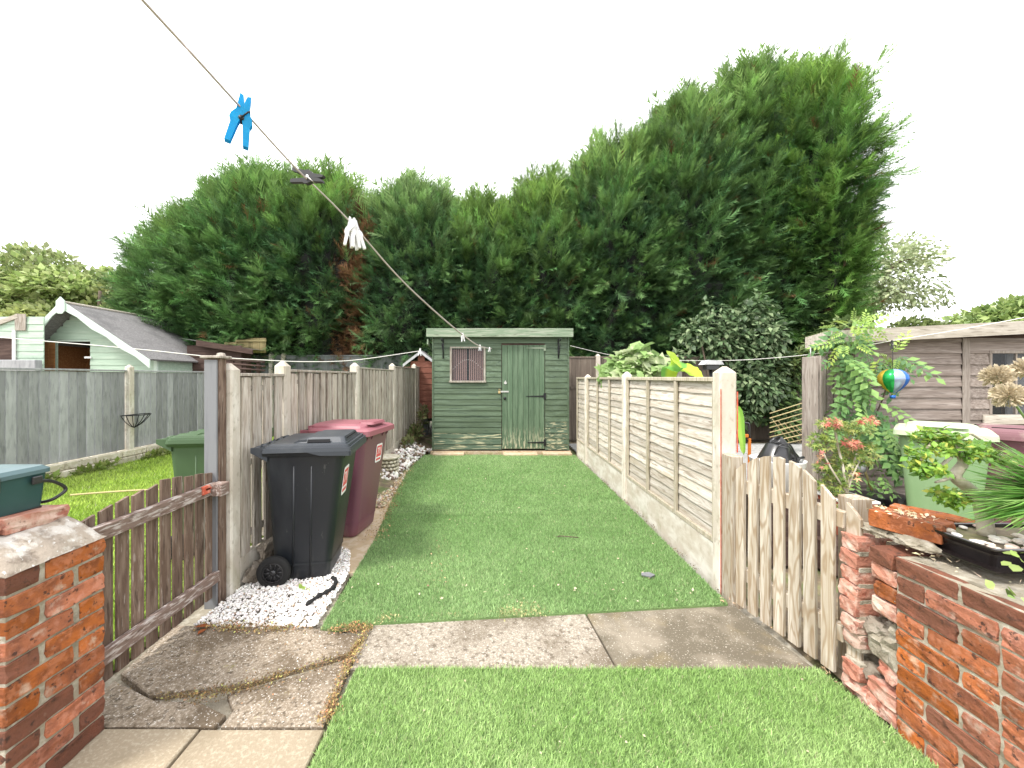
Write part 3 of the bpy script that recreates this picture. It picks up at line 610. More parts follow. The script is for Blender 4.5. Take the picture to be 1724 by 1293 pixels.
# crumbled end: pale headers, dark gap, broken halves, rubble
for c_ in range(10):
    z = .0375+.075*c_; j = rng.uniform(-.012,.006)
    if c_ != 2: brick(rw, (WX+.10+j, 1.835+rng.uniform(-.006,.01), z), .20, .085, .068, 'brick_pale', rz=R(rng.uniform(-4,4)), tilt=R(rng.uniform(-3,3)))
    if c_ >= 6: brick(rw, (WX+.09+(.0 if c_ == 9 else .012), 1.69-.0*c_, z), .18, .105 if c_ != 7 else .09, .066, 'brick_dark' if c_ == 9 else ('brick' if c_ == 7 else 'brick_pale'), rz=R(rng.uniform(-5,5)))
    elif c_ in (1,0): brick(rw, (WX+.085, 1.70, z), .16, .12, .07, 'brick_pale', rz=R(rng.uniform(-8,8)), tilt=R(4))
def lump(parent, c, s, mt, seed, name='rubble'):
    bm = bmesh.new(); bmesh.ops.create_icosphere(bm, subdivisions=3, radius=1)
    for v in bm.verts:
        n = v.co.normalized(); d = 1+.45*mnoise.noise(n*1.7+Vector((seed,0,0)))+.22*mnoise.noise(n*5+Vector((0,seed,0)))+.1*mnoise.noise(n*12+Vector((0,0,seed)))
        v.co = Vector((n.x*s[0]*d, n.y*s[1]*d, n.z*s[2]*d))
    me = bpy.data.meshes.new(name); bm.to_mesh(me); bm.free(); me.materials.append(mt)
    return link(name, me, parent, c)
lump(rw, (WX+.10,1.70,.30), (.09,.085,.085), M['mortar'], 1.3); lump(rw, (WX+.08,1.68,.20), (.07,.07,.05), M['brick_pale'], 4.1)
lump(rw, (WX+.12,1.66,.40), (.08,.05,.05), M['mortar'], 7.7); lump(rw, (WX+.09,1.67,.47), (.06,.045,.035), M['brick_pale'], 2.2); lump(rw, (WX+.10,1.66,.545), (.07,.04,.03), M['mortar'], 5.5)
lump(rw, (WX+.07,1.72,.10), (.06,.08,.05), M['brick_dark'], 9.5); lump(rw, (WX+.05,1.78,.03), (.06,.10,.035), M['brick_pale'], 3.5)
for (y_, z_, s_) in ((1.76,.36,.05),(1.77,.14,.045),(1.64,.12,.05)): lump(rw, (WX+.07,y_,z_), (s_,s_*1.1,s_*.8), M['rock'], y_*9)
MB().box(WX+.007, 2.145, .40, 1.625, -.04, .745).box(WX+.14, 2.14, 1.62, 1.88, -.04, .735).build('mortar_core', M['mortar'], rw)
for c_ in range(9):
    MB().box(WX+.012, WX+.14, 1.795, 1.872, .066+.075*c_, .084+.075*c_).build('mortar_joint', M['mortar'], rw)
mo = MB().box(WX+.05, 2.12, .5, 1.6, .742, .7475).build('mortar_bed', M['mortar'], rw)
# loose bricks on top
def loose(c, dims, rz, mk, label, tilt=0):
    o = link('loose_brick', brick_me(*dims, mk, 1), None, c, rot=(0,tilt,rz)); tag(o, label, 'brick', 'bricks loose on the wall')
loose((1.835,1.70,.855), (.235,.13,.075), R(-66), 'brick_pale' if False else 'brick', 'large loose brick with a mossy underside next to the black planting tray')
loose((2.03,1.79,.84), (.26,.10,.065), R(-64), 'brick', 'pale-topped loose brick behind the other on the wall, nearest the green bin')
lump(rw, (1.80,1.66,.795), (.05,.09,.028), M['mortar'], 11.0, 'mortar_lump'); lump(rw, (1.78,1.79,.79), (.04,.07,.022), M['mortar'], 13.0, 'mortar_lump')
# left pier
lp = thing('brick_pier', 'stout orange brick gate pier with a rough mortar cap beside the brown gate', 'brick pier', (-1.95,1.48,0))
PX, PY0, PY1 = -1.65, 1.305, 1.645
for c_ in range(11):
    z = .0375+.075*c_
    if c_ % 2 == 0:   # header near, stretcher far
        brick(lp, (PX-.108, PY0+.054, z), .215, .100); brick(lp, (PX-.051, PY1-.1095, z), .219, .102, rz=R(90)); xs = PX-.225
    else:
        brick(lp, (PX-.051, PY0+.1095, z), .219, .102, rz=R(90)); brick(lp, (PX-.108, PY1-.052, z), .215, .100); xs = PX-.112
    while xs > -2.5: brick(lp, (xs-.1075, PY0+.051, z), .215, .102); brick(lp, (xs-.1075, PY1-.051, z), .215, .102) if xs < PX-.2 else None; xs -= .225
MB().box(-2.55, PX-.007, PY0+.007, PY1-.007, -.04, .83).build('mortar_core', M['mortar'], lp)
cap = MB(); vv = []; ff = []; nx, ny = 26, 18
for j in range(ny+1):
    for i in range(nx+1):
        x = PX+.004-.9*i/nx*(.35+.65*i/nx); y = PY0-.002+(PY1-PY0+.004)*j/ny; dx = PX-x
        h = .826+.10*min(1, max(0, dx)/.11)**.8
        e = min(1, (PY1+.006-y)/.05); h = .826+(h-.826)*(.35+.65*max(0, e)**.6) 
        h += .012*mnoise.noise(Vector((x*14, y*14, 0)))+.006*mnoise.noise(Vector((x*40, y*40, 3)))
        if i in (0, nx) or j in (0, ny): h = .822+(h-.826)*.3
        vv.append((x+.004*mnoise.noise(Vector((y*30, h*30, 1))), y, h))
for j in range(ny):
    for i in range(nx): a = j*(nx+1)+i; ff.append((a, a+1, a+nx+2, a+nx+1))
cap.add(vv, ff, True).build('mortar_cap', M['mortar_cap'], lp)
for k, (yy, L) in enumerate(((1.505,.215),(1.283,.20))):
    link('coping_brick', brick_me(L, .20, .055, 'brick_pale', k), lp, (-1.865, yy, .945), rot=(R(-2), R(3), R(90+3*k)))

# ============================================================ FENCES
def board_me(name, w_, t_, h_, mt, bev=.002, top=None, axis='z'):
    if axis == 'z':
        if top is None: mb = MB().box(-w_/2, w_/2, -t_/2, t_/2, 0, h_, bev=bev)
        else: mb = MB().prism([(-w_/2,0),(w_/2,0),(w_/2,h_-top),(0,h_),(-w_/2,h_-top)], 'y', -t_/2, t_/2)
    else: mb = MB().box(-h_/2, h_/2, -t_/2, t_/2, -w_/2, w_/2, bev=bev)
    me = mb.mesh(name); me.materials.append(mt); return me
def conc_post(parent, x0, x1, y0, y1, zt, zb=-.1, name='post'):
    cx, cy = (x0+x1)/2, (y0+y1)/2; hx, hy = (x1-x0)/2, (y1-y0)/2; r = .012
    rings = [rrect(hx, hy, r, 1, cx, cy, zb), rrect(hx, hy, r, 1, cx, cy, zt-.045), rrect(hx-.012, hy-.012, r, 1, cx, cy, zt-.03), rrect(.012, .012, .006, 1, cx, cy, zt)]
    return MB().loft(rings, smooth=False).build(name, M['post_conc'], parent, origin=(cx,cy,0))
# left picket fence (boards with gaps, both sides of the rails)
lf_ = thing('picket_fence', 'weathered grey hit-and-miss board fence behind the wheelie bins', 'fence', (-1.80,5.6,0))
lp_y = [(2.63,1.595),(3.31,1.64),(5.06,1.69),(6.96,1.75),(8.9,1.81),(10.8,1.85)]
FX = -1.78
for y_, zt in lp_y: conc_post(lf_, FX-.10, FX, y_, y_+.10, zt)
me_b = board_me('board', .098, .018, 1.0, M['fence_grey'], .002)
tops = [1.515, 1.555, 1.62, 1.69, 1.74]; bots = [.22, .24, .27, .30, .32]
for k in range(5):
    a = lp_y[k][0]+.10; b = lp_y[k+1][0]; zt, zb = tops[k], bots[k]; n = max(3, round((b-a)/.148)); pt = (b-a)/n
    for i in range(n):
        wsc = min(1, pt/.148)
        link('board', me_b, lf_, (FX-.022, a+pt*(i+.5), zb+rng.uniform(-.015,.01)), rot=(0, rng.uniform(-.006,.006), R(90)+rng.uniform(-.04,.04)), sc=(wsc*rng.uniform(.94,1.03), 1, zt-zb-.01))
    for i in range(n):
        link('rear_board', me_b, lf_, (FX-.078, a+pt*(i+1.0)-.0, zb), rot=(0,0,R(90)), sc=(wsc if i < n-1 else .4, 1, zt-zb-.012))
    for zr in (zb+.12, (zt+zb)/2, zt-.10): MB().box(FX-.068, FX-.032, a, b, zr-.02, zr+.02).build('rail', M['fence_grey'], lf_)
    MB().box(FX-.10, FX-.004, a, b, zt-.008, zt+.014, bev=.003).build('capping', M['fence_grey'], lf_)
    MB().box(FX-.075, FX-.025, a, b, -.1, zb-.012, bev=.004).build('gravel_board', M['post_conc'], lf_)
for k, (y_, s_) in enumerate(((2.85,.11),(3.02,.13),(3.20,.10),(3.42,.12),(2.95,.09),(3.6,.13),(3.85,.11))):
    bm = lump(None, (FX+.035, y_, .06+.10*(k % 2)), (.05, s_, .075), M['rock'], 20+k*1.7, 'rock'); tag(bm, ['lowest rough rock behind the wheel of the black bin','flat upper rock behind the wheel of the black bin','brown rock low down behind the middle of the black bin','upper brown rock behind the front of the black bin','small rough rock nearest the concrete gate-side post','low brown rock in the gap between the two bins','rough brown rock behind the maroon bin'][k], 'rock', 'rocks under the fence')
# right panel fence
rf = thing('panel_fence', 'pale waney-lap panel fence with concrete posts along the right of the turf', 'fence', (1.62,5,0))
rp_y = [2.67, 4.62, 6.55, 7.62]
for i, y_ in enumerate(rp_y[:3]): conc_post(rf, 1.57, 1.69 if i == 0 else 1.67, y_, y_+.10, (1.575,1.565,1.545)[i])
MB().box(1.572, 1.576, 2.664, 2.669, .0, 1.42).build('paint_streak', M['red_rust'], rf)
MB().box(1.684, 1.6915, 2.664, 2.669, .98, 1.40).build('paint_streak', M['red_rust'], rf)
WAV = []
for s_ in range(4):
    vs = []; n = 10; hgt = .125; r = random.Random(s_)
    bt = [-.0+.010*mnoise.noise(Vector((i*.9, s_*7, 0)))+r.uniform(-.003,.003) for i in range(n+1)]
    for i in range(n+1):
        x = -.5+i/n; vs += [(x, -.016, bt[i]), (x, .0, hgt), (x, .006, hgt), (x, -.006, bt[i])]
    fs = []
    for i in range(n):
        for k in range(4): fs.append((i*4+k, i*4+(k+1) % 4, (i+1)*4+(k+1) % 4, (i+1)*4+k))
    fs += [(0,1,2,3), (n*4+3,n*4+2,n*4+1,n*4)]
    me = MB().add(vs, fs).mesh('lap_board'); me.materials.append(M['fence_warm']); WAV.append(me)
for k in range(3):
    a = rp_y[k]+.10; b = rp_y[k+1]-(.0 if k < 2 else .25); zb, zt = .30, 1.50; nb = 13; st = (zt-.05-zb)/nb
    nbat = 3 if k < 2 else 1
    bays = [a+(b-a)*i/nbat for i in range(nbat+1)]
    for i in range(nb):
        link('lap_board', WAV[int(rng.integers(0,4))], rf, (1.635, (a+b)/2, zb+.01+st*i+rng.uniform(-.006,.006)), rot=(0,0,R(-90)), sc=((b-a)-.01,1.0,1))
    for i in range(nbat+1):
        yb = min(max(bays[i], a+.02), b-.02); MB().box(1.592, 1.616, yb-.019, yb+.019, zb+.005, zt-.035, bev=.002).build('batten', M['batten'], rf, origin=(1.6,yb,zb))
    MB().box(1.590, 1.660, a, b, zt-.032, zt, bev=.003).build('capping', M['batten'], rf, origin=(1.62,(a+b)/2,zt))
    MB().box(1.594, 1.618, a+.04, b-.04, zb-.0, zb+.035, bev=.002).build('bottom_rail', M['batten'], rf, origin=(1.6,(a+b)/2,zb))
    MB().box(1.600, 1.650, a-.01, b+.01, -.05, .295, bev=.004).build('gravel_board', M['gravelboard'], rf, origin=(1.62,(a+b)/2,0))
# neighbour's slate-grey fence on the far left
gf = thing('slate_fence', 'slate-grey painted close-board fence on low stone blocks across the neighbouring lawn', 'fence', (-6.5,6,0))
me_g = board_me('board', .135, .016, 1.36, M['slate_paint'], .002)
for y_ in (4.86, 6.80, 8.74, 10.68): conc_post(gf, -6.50, -6.40, y_, y_+.10, 1.72)
y_ = 1.6
while y_ < 10.6:
    if not any(abs(y_-q-.05) < .10 for q in (4.86,6.80,8.74)): link('board', me_g, gf, (-6.47-.004, y_, .23), rot=(0,0,R(90+6)), sc=(1,1,1))
    y_ += .128
for a, b in ((1.5,4.86),(4.96,6.80),(6.90,8.74),(8.84,10.6)): MB().box(-6.52, -6.44, a, b, 1.60, 1.628, bev=.003).build('capping', M['slate_paint'], gf)
me_bl = bevbox(.14,.44,.105,.012).mesh('stone_block'); me_bl.materials.append(M['cream_block'])
for j in range(2):
    for i in range(20): link('stone_block', me_bl, gf, (-6.43-.02*j+rng.uniform(-.01,.01), 1.7+.452*i+.22*j, .055+.112*j), rot=(0,0,rng.uniform(-.02,.02)))
# wall basket on the slate fence's post
wbk = thing('wall_basket', 'empty black iron half-basket hung on the post of the slate-grey fence', 'hanging basket', (-6.36,6.85,1.0))
bz = at(217,698,6.85).z; rr = .235
ring = [(-6.38+rr*1.0*math.sin(R(a))*1.0, 6.85-rr*math.cos(R(a)), bz) for a in range(0,181,15)]
MB().tube(ring, .008, 6).tube([ring[0], ring[-1]], .008, 6).build('rim', M['iron'], wbk)
for a in range(0,181,20):
    p0 = Vector((-6.38+rr*math.sin(R(a)), 6.85-rr*math.cos(R(a)), bz)); p1 = Vector((-6.37, 6.85, bz-.23))
    MB().tube(smoothline([p0, p0.lerp(p1, .35)+Vector((0,0,-.035)), p0.lerp(p1,.7)+Vector((0,0,-.03)), p1], 4), .006, 5).build('strap', M['iron'], wbk)

# ============================================================ GATES
lg = thing('picket_gate', 'brown picket gate with peeling rails between the brick pier and the grey post', 'gate', (-1.85,2.1,0))
for i in range(12):
    y_ = 1.64+.0845*i; t = (y_-1.64)/.93; zt = .85+.075*math.sin(math.pi*min(1,(t*1.0+.0)))+rng.uniform(-.008,.008); w_ = .061
    me = MB().prism([(-w_/2,0),(w_/2,0),(w_/2,zt-.05-.004),(-w_/2,zt-.05-.02*(1 if t < .5 else -0.2))], 'y', -.007, .007).mesh('picket'); me.materials.append(M['gate_brown'])
    link('picket', me, lg, (-1.857, y_+.04, .045), rot=(0,0,R(90)))
for z_, nm in ((.775,'rail'),(.185,'rail')):
    MB().box(-1.845, -1.81, 1.63, 2.56, z_-.036, z_+.036, bev=.004).build(nm, M['rail_peel'], lg, origin=(-1.83,2.1,z_))
MB().box(-1.818, -1.80, 2.42, 2.60, .785, .80, bev=.002).box(-1.815, -1.80, 2.40, 2.46, .765, .815).build('latch', M['red_rust'], lg)
gp = thing('gate_post', 'tall brown timber post faced with a grey board and flat cap', 'post', (-1.855,2.585,0))
MB().box(-1.895, -1.812, 2.560, 2.625, -.05, 1.625, bev=.003).build('timber', M['gate_brown'], gp)
MB().box(-1.905, -1.822, 2.545, 2.558, -.05, 1.615, bev=.002).build('face_board', M['grey_paint'], gp)
MB().box(-1.925, -1.79, 2.53, 2.65, 1.625, 1.643, bev=.004).build('cap', M['fence_grey'], gp)
MB().lathe([(0,.022),(.022,.018),(.028,0)], (-1.825,2.59,1.643), 12).build('finial', M['fence_grey'], gp)
MB().box(-1.812, -1.735, 2.47, 2.545, .735, .815, bev=.004).build('keeper_block', M['rail_peel'], gp)
rg = thing('picket_gate', 'pale new pine picket gate with an arched top beside the brick wall', 'gate', (1.57,2.52,0))
gd = Vector((.187,-.982,0)); ga = math.atan2(gd.y, gd.x)
ztp = [.93,.995,1.03,1.045,1.03,.985,.925,.86]
for i in range(8):
    sl0 = (ztp[i]-(ztp[i-1] if i else .87))*.5; sl1 = ((ztp[i+1] if i < 7 else .78)-ztp[i])*.5; w_ = .061; h = ztp[i]-.04
    me = MB().prism([(-w_/2,0),(w_/2,0),(w_/2,h+sl1*.9),(0,h),(-w_/2,h-sl0*.9)], 'y', -.009, .009).mesh('picket'); me.materials.append(M['pine'])
    p = Vector((1.577,2.512,.04))+gd*(.045+.0895*i)+(Vector((.035,0,0)) if i == 7 else Vector())
    link('picket', me, rg, p, rot=(0,R(rng.uniform(-.4,.4)),ga))
for z_ in (.24,.80):
    me = MB().box(0,.62,-.02,.02,-.04,.04, bev=.003).mesh('rail'); me.materials.append(M['pine']); link('rail', me, rg, Vector((1.612,2.50,z_)), rot=(0,0,ga))
tag(MB().box(1.575, 1.650, 2.545, 2.655, -.05, .975, bev=.003).build('gate_post', M['pine'], origin=(1.61,2.6,0)), 'square pine post at the fence end of the pale gate', 'post')
tag(MB().box(1.815, 1.915, 1.945, 2.035, -.05, .885, bev=.004).build('gate_post', M['pine'], origin=(1.88,2.0,0)), 'square pine post behind the end of the brick wall', 'post')
bs = bevbox(.012,.02,.012,.003)
# ============================================================ GREEN SHED
SX0, SX1, SY, SZ0, SZ1 = -1.18, 1.475, 7.50, .095, 2.27
gs = thing('garden_shed', 'dark green weatherboard shed with a lean-to roof at the end of the turf', 'shed', (.15,8.2,0))
DX0, DX1, DZ0, DZ1 = .175, 1.0, .11, 2.125
WX0, WX1, WZ0, WZ1 = -.80, -.18, 1.44, 2.06
def wedge(mt, t0=.022, t1=.008, h=.122, seed=0):
    vs = []; n = 8; fs = []; r = random.Random(seed)
    for i in range(n+1):
        x = -.5+i/n; d = r.uniform(-.003,.003)
        vs += [(x,-t0,d),(x,-t1,h),(x,0,h),(x,0,d)]
    for i in range(n):
        for k in range(4): fs.append((i*4+k, i*4+(k+1) % 4, (i+1)*4+(k+1) % 4, (i+1)*4+k))
    fs += [(0,1,2,3),(n*4+3,n*4+2,n*4+1,n*4)]
    me = MB().add(vs, fs).mesh('weatherboard'); me.materials.append(mt); return me
WB = [wedge(M['shed_green'], seed=i) for i in range(3)]; WW = [wedge(M['shed_worn'], seed=i) for i in range(3)]
rows = 20; pit = (SZ1-SZ0)/rows
for i in range(rows):
    z = SZ0+pit*i; zc = z+pit/2
    segs = [(SX0+.03, DX0-.012), (DX1+.012, SX1-.03)] if zc < DZ1+.02 else [(SX0+.03, SX1-.03)]
    if WZ0-.02 < zc < WZ1+.02: segs = [(SX0+.03, WX0-.035), (WX1+.035, DX0-.012), (DX1+.012, SX1-.03)]
    for a, b in segs: link('weatherboard', (WW if (i < 3 or (i < 5 and a > .9)) else WB)[int(rng.integers(0,3))], gs, ((a+b)/2, SY, z+rng.uniform(-.003,.003)), rot=(0,rng.uniform(-.002,.002),0), sc=(b-a,1,1))
for i in range(rows):
    for sx, xx in ((-1,SX0+.012),(1,SX1-.012)):
        link('weatherboard', WB[i % 3], gs, (xx, SY+.70, SZ0+pit*i*.93), rot=(0,0,R(90*sx)), sc=(1.36,1,1))
for a in (SX0, SX1-.03): MB().box(a, a+.03, SY-.03, SY+.01, SZ0-.01, SZ1, bev=.003).build('corner_trim', M['shed_green'], gs, origin=(a,SY,SZ0))
MB().box(SX0+.03, SX1-.03, SY+1.36, SY+1.40, SZ0, 2.1).build('rear_wall', M['dark_brown'], gs)
MB().box(SX0+.035, WX0, SY+.004, SY+.02, SZ0, SZ1-.01).box(WX1, DX0, SY+.004, SY+.02, SZ0, SZ1-.01).box(DX1, SX1-.035, SY+.004, SY+.02, SZ0, SZ1-.01).box(WX0, WX1, SY+.004, SY+.02, SZ0, WZ0).box(WX0, WX1, SY+.004, SY+.02, WZ1, SZ1-.01).box(DX0, DX1, SY+.004, SY+.02, DZ1, SZ1-.01).build('front_frame', M['dark_brown'], gs)
MB().box(SX0-.03, SX1+.03, SY-.03, SY+1.43, SZ0-.10, SZ0-.025).build('base_plinth', M['sand'], gs)
MB().box(-1.27, 1.53, 7.345, 7.370, 2.265, 2.430, bev=.004).build('fascia', M['fascia_green'], gs, origin=(0,7.36,2.35))
rfm = MB(); rfm.prism([(7.372,2.385),(9.05,2.12),(9.05,2.155),(7.372,2.42)], 'x', -1.25, 1.51); rfm.build('roof', M['felt'], gs)
MB().box(-1.262, -1.24, 7.372, 9.05, 2.0, 2.1, rot=(R(-9),0,0)).build('barge_board', M['fascia_green'], gs)
# window
wn = MB().box(WX0-.034, WX0, SY-.032, SY+.01, WZ0-.03, WZ1+.03).box(WX1, WX1+.034, SY-.032, SY+.01, WZ0-.03, WZ1+.03).box(WX0, WX1, SY-.032, SY+.01, WZ1, WZ1+.03).build('window_frame', M['fence_grey'], gs)
MB().box(WX0-.05, WX1+.05, SY-.055, SY+.01, WZ0-.045, WZ0-.008, bev=.004).build('window_sill', M['fence_grey'], gs)
MB().box(WX0, WX1, SY-.004, SY-.001, WZ0-.008, WZ1).build('pane', M['glass'], gs)
cur = MB(); n = 17
for i in range(n):
    x = WX0+.02+(WX1-WX0-.04)*i/(n-1); mid = abs(i-8)
    if mid == 0: continue
    cur.box(x-.010, x+.010, SY+.035, SY+.04, WZ0-.01, WZ1-.01)
o = cur.build('curtain', M['curtain'], gs)
cur = MB().box(WX0, WX1, SY+.05, SY+.06, WZ0, WZ1).build('curtain_backing', M['dark_void'], gs)
lt = MB()
for k in range(16):
    t = k/15; lt.lathe([(0,-.006),(.006,0),(0,.006)], (WX0+.03+.56*t, SY-.010, WZ0+.22+.18*math.sin(math.pi*t)), 6)
lt.build('bead_string', M['line_white'], gs)
# door
dr = thing('door', None, None, (DX0,SY,DZ0)); del_ = dr
dr.parent = gs; dr.location = Vector((DX0,SY,DZ0))-wloc(gs)
nb = 8; dw = (DX1-DX0)/nb
me_d = bevbox(dw-.004, .022, DZ1-DZ0-.006, .004).mesh('door_board'); me_d.materials.append(M['shed_door'])
for i in range(nb): link('door_board', me_d, dr, (DX0+dw*(i+.5), SY-.012+rng.uniform(-.0015,.0015), (DZ0+DZ1)/2))
MB().box(DX0, DX1, SY+.002, SY+.0035, DZ0, DZ1).build('door_backing', M['dark_brown'], dr)
for zz, mt, L in ((2.065,'fascia_green',.36),(1.13,'iron',.36),(.235,'iron',.33)):
    MB().prism([(DX1-L,zz-.006),(DX1-L,zz+.006),(DX1-.02,zz+.018),(DX1-.02,zz-.018)], 'y', SY-.031, SY-.0245).box(DX1-.02, DX1+.025, SY-.034, SY-.0245, zz-.06, zz+.06, bev=.002).build('strap_hinge', M[mt], dr)
MB().box(DX0-.08, DX0+.13, SY-.034, SY-.026, 1.205, 1.235, bev=.002).build('hasp', M['steel'], dr)
MB().box(DX0-.075, DX0-.03, SY-.055, SY-.036, 1.185, 1.235, bev=.004).tube([(DX0-.065,SY-.045,1.235),(DX0-.065,SY-.045,1.27),(DX0-.04,SY-.045,1.27),(DX0-.04,SY-.045,1.235)], .005, 6).build('padlock', M['brass'], dr)
MB().prism([(DX0+.065,1.36),(DX0+.03,1.385),(DX0+.045,1.40),(DX0+.065,1.44),(DX0+.085,1.40),(DX0+.10,1.385)], 'y', SY-.034, SY-.0245).build('bottle_opener', M['steel'], dr)
MB().lathe([(0,.0),(.028,.004),(.024,.016),(0,.022)], (DX0+.055,SY-.045,1.09), 10, 'y').build('door_knob', M['iron'], dr)
for x_ in (-.965,1.265):
    hb = MB().box(x_-.012, x_+.012, SY-.034, SY-.027, 1.86, 2.24).tube([(x_,SY-.03,1.88),(x_+.01,SY-.10,1.98),(x_,SY-.22,2.13)], .009, 6).tube([(x_,SY-.03,2.19),(x_,SY-.25,2.19),(x_,SY-.27,2.215)], .009, 6).lathe([(0,-.02),(.02,0),(0,.02)], (x_,SY-.27,2.22), 8)
    hb.build('hanging_bracket', M['iron'], gs)
for a, b, h in ((-1.15,-.55,.05),(.20,.85,.045),(.95,1.50,.06)):
    o = MB().box(a, b, 7.30, 7.50, -.03, h, bev=.008).build('stepping_slab', M['sand'], origin=(a,7.4,0)); tag(o, {-1.15:'cream slab edge under the left corner of the green shed', .20:'worn slab below the door of the green shed', .95:'pale slab edge under the right corner of the green shed'}[a], 'slab')

# ============================================================ WHEELIE BINS
def wheelie(label, body, lid, style, full=True):
    """local: x = depth (front towards +x), y = width, z up; wheels at the back (-x)"""
    t = thing('wheelie_bin', label, 'wheelie bin')
    W = lambda z: (.1875+.09*z, .205+.075*z)
    rings = []
    for z in (0,.02,.10,.45,.92,.935,.94,.985):
        hx, hy = W(z); off = -.0125+.04*z; g = .0
        if z == 0: hx -= .015; hy -= .015
        if z >= .94: hx += .022; hy += .018
        rr_ = rrect(hx, hy, .055, 5, off, 0, z)
        rings.append(rr_)
    b = MB().loft(rings, smooth=True, caps=True); o = b.local('body', M[body], t)
    MB().box(.20,.30,-.13,.13,.30,.31).local('front_ledge', M[body], t) if False else None
    MB().loft([rrect(W(.13)[0]+.004, W(.13)[1]+.004, .055, 5, -.0125+.04*.13, 0, z) for z in (.125,.14)], smooth=False, caps=False).local('moulded_band', M[body], t)
    # moulded ribs and panel lines
    rb = MB()
    for sy in (-1,1):
        for xr, hh in ((-.07,.86),(.05,.86)):
            p0 = (xr, sy*(W(.04)[1]-.004), .04); p1 = (xr+.03, sy*(W(hh)[1]-.004), hh)
            MB().tube([p0, p1], [.011,.007], 6).local('rib', M[body], t)
    # gussets under the rim
    for yy in (-.12,.12,.22,-.22): MB().prism([(.295,.90),(.325,.955),(.285,.955)], 'y', yy-.004, yy+.004).local('rim_gusset', M[body], t)
    L0, L1, wv = -.25, .36, .315
    if style == 'flat':
        ld = MB()
        for (x0,x1,hy,z0,z1) in ((L0,L1,wv,.965,.995),(L0+.012,L1-.018,wv-.016,.995,1.012),(L0+.03,L1-.04,wv-.035,1.012,1.022)):
            ld.loft([rrect((x1-x0)/2, hy, .03, 3, (x0+x1)/2, 0, z0), rrect((x1-x0)/2-.004, hy-.004, .03, 3, (x0+x1)/2, 0, z1)], smooth=False)
        for sy in (-1,1):   # drooping skirt towards the front
            ld.prism([(L0+.30,.968),(L0+.40,.94),(L1-.01,.935),(L1-.01,.968)], 'y', sy*wv-.006*sy, sy*wv+.002*sy)
        ld.box(L1-.012, L1, -wv+.01, wv-.01, .935, .97)
        # raised hood with side slot
        x0, x1 = .02, .29
        hood = [rrect((x1-x0)/2+.05, wv-.07, .03, 3, (x0+x1)/2-.03, 0, 1.018), rrect((x1-x0)/2-.01, wv-.11, .03, 3, (x0+x1)/2+.01, 0, 1.058)]
        ld.loft(hood, smooth=False)
        ld.prism([(-.22,1.02),(-.06,1.02),(-.02,1.042),(.03,1.045),(.03,1.018)], 'y', -wv+.08, wv-.08)
        lo = ld.local('lid', M[lid], t)
        for sy in (-1,1): MB().box(.045,.20, sy*(wv-.070)-.006, sy*(wv-.070)+.006, 1.022,1.046, rot=(R(sy*28),0,0)).local('lid_slot', M['dark_void'], lo)
        MB().box(.285,.30,-.16,.16,1.022,1.046).local('front_slot', M['dark_void'], lo)
    else:
        ld = MB()
        ld.loft([rrect((L1-L0)/2, wv, .05, 4, (L0+L1)/2, 0, .955), rrect((L1-L0)/2-.004, wv-.004, .05, 4, (L0+L1)/2, 0, 1.0), rrect((L1-L0)/2-.03, wv-.03, .05, 4, (L0+L1)/2-.01, 0, 1.018)], smooth=False)
        ld.loft([rrect(.27, wv-.075, .06, 4, .01, 0, 1.014), rrect(.27, wv-.09, .06, 4, .0, 0, 1.038), rrect(.24, wv-.13, .06, 4, -.01, 0, 1.052)], smooth=False)
        ld.loft([rrect(.075, .15, .03, 3, .25, 0, 1.045), rrect(.070, .14, .03, 3, .24, 0, 1.066)], smooth=False)
        ld.box(-.30,-.14,-.20,-.15,1.0,1.03).box(-.30,-.14,.15,.20,1.0,1.03)
        lo = ld.local('lid', M[lid], t)
    for yy in (-.20,-.07,.07,.20): MB().lathe([(0,-.03),(.018,-.03),(.018,.03),(0,.03)], (L0-.012,yy,1.0), 10, 'y').local('hinge_knuckle', M[lid], t)
    # handle bar and hinge brackets
    MB().tube([(-.305,-.27,.985),(-.305,.27,.985)], .016, 10).local('handle', M[lid if style == 'flat' else 'rubber'], t)
    for yy in (-.27,-.10,.10,.27): MB().prism([(-.215,.90),(-.325,.965),(-.325,1.0),(-.215,1.0)], 'y', yy-.012, yy+.012).local('hinge_bracket', M[lid], t)
    MB().tube([(-.175,-.27,.105),(-.175,.27,.105)], .012, 8).local('axle', M['iron'], t)
    for sy in (-1,1):
        wg = thing('wheel', None, None, (0,0,0)); wg.parent = t; wg.location = (-.175, sy*.27, .112); wg.scale = (1.06,1,1.06)
        ty = MB().lathe([(.068,-.022),(.095,-.024),(.105,-.014),(.106,.014),(.095,.024),(.068,.022)], (0,0,0), 32, 'y'); ty.local('tyre', M['rubber'], wg)
        rm = MB().lathe([(.058,-.018),(.070,-.020),(.070,.020),(.058,.018)], (0,0,0), 28, 'y').lathe([(0,-.024),(.018,-.022),(.020,.022),(0,.024)], (0,0,0), 16, 'y').lathe([(0,0),(.062,0)], (0,0,0), 24, 'y')
        for k in range(10):
            a = 2*math.pi*k/10; ca, sa = math.cos(a), math.sin(a)
            rm.tube([(ca*.016,sy*.012,sa*.016),(ca*.06,sy*.014,sa*.06)], .0045, 4)
        rm.local('rim', M['black_plastic'], wg)
    return t
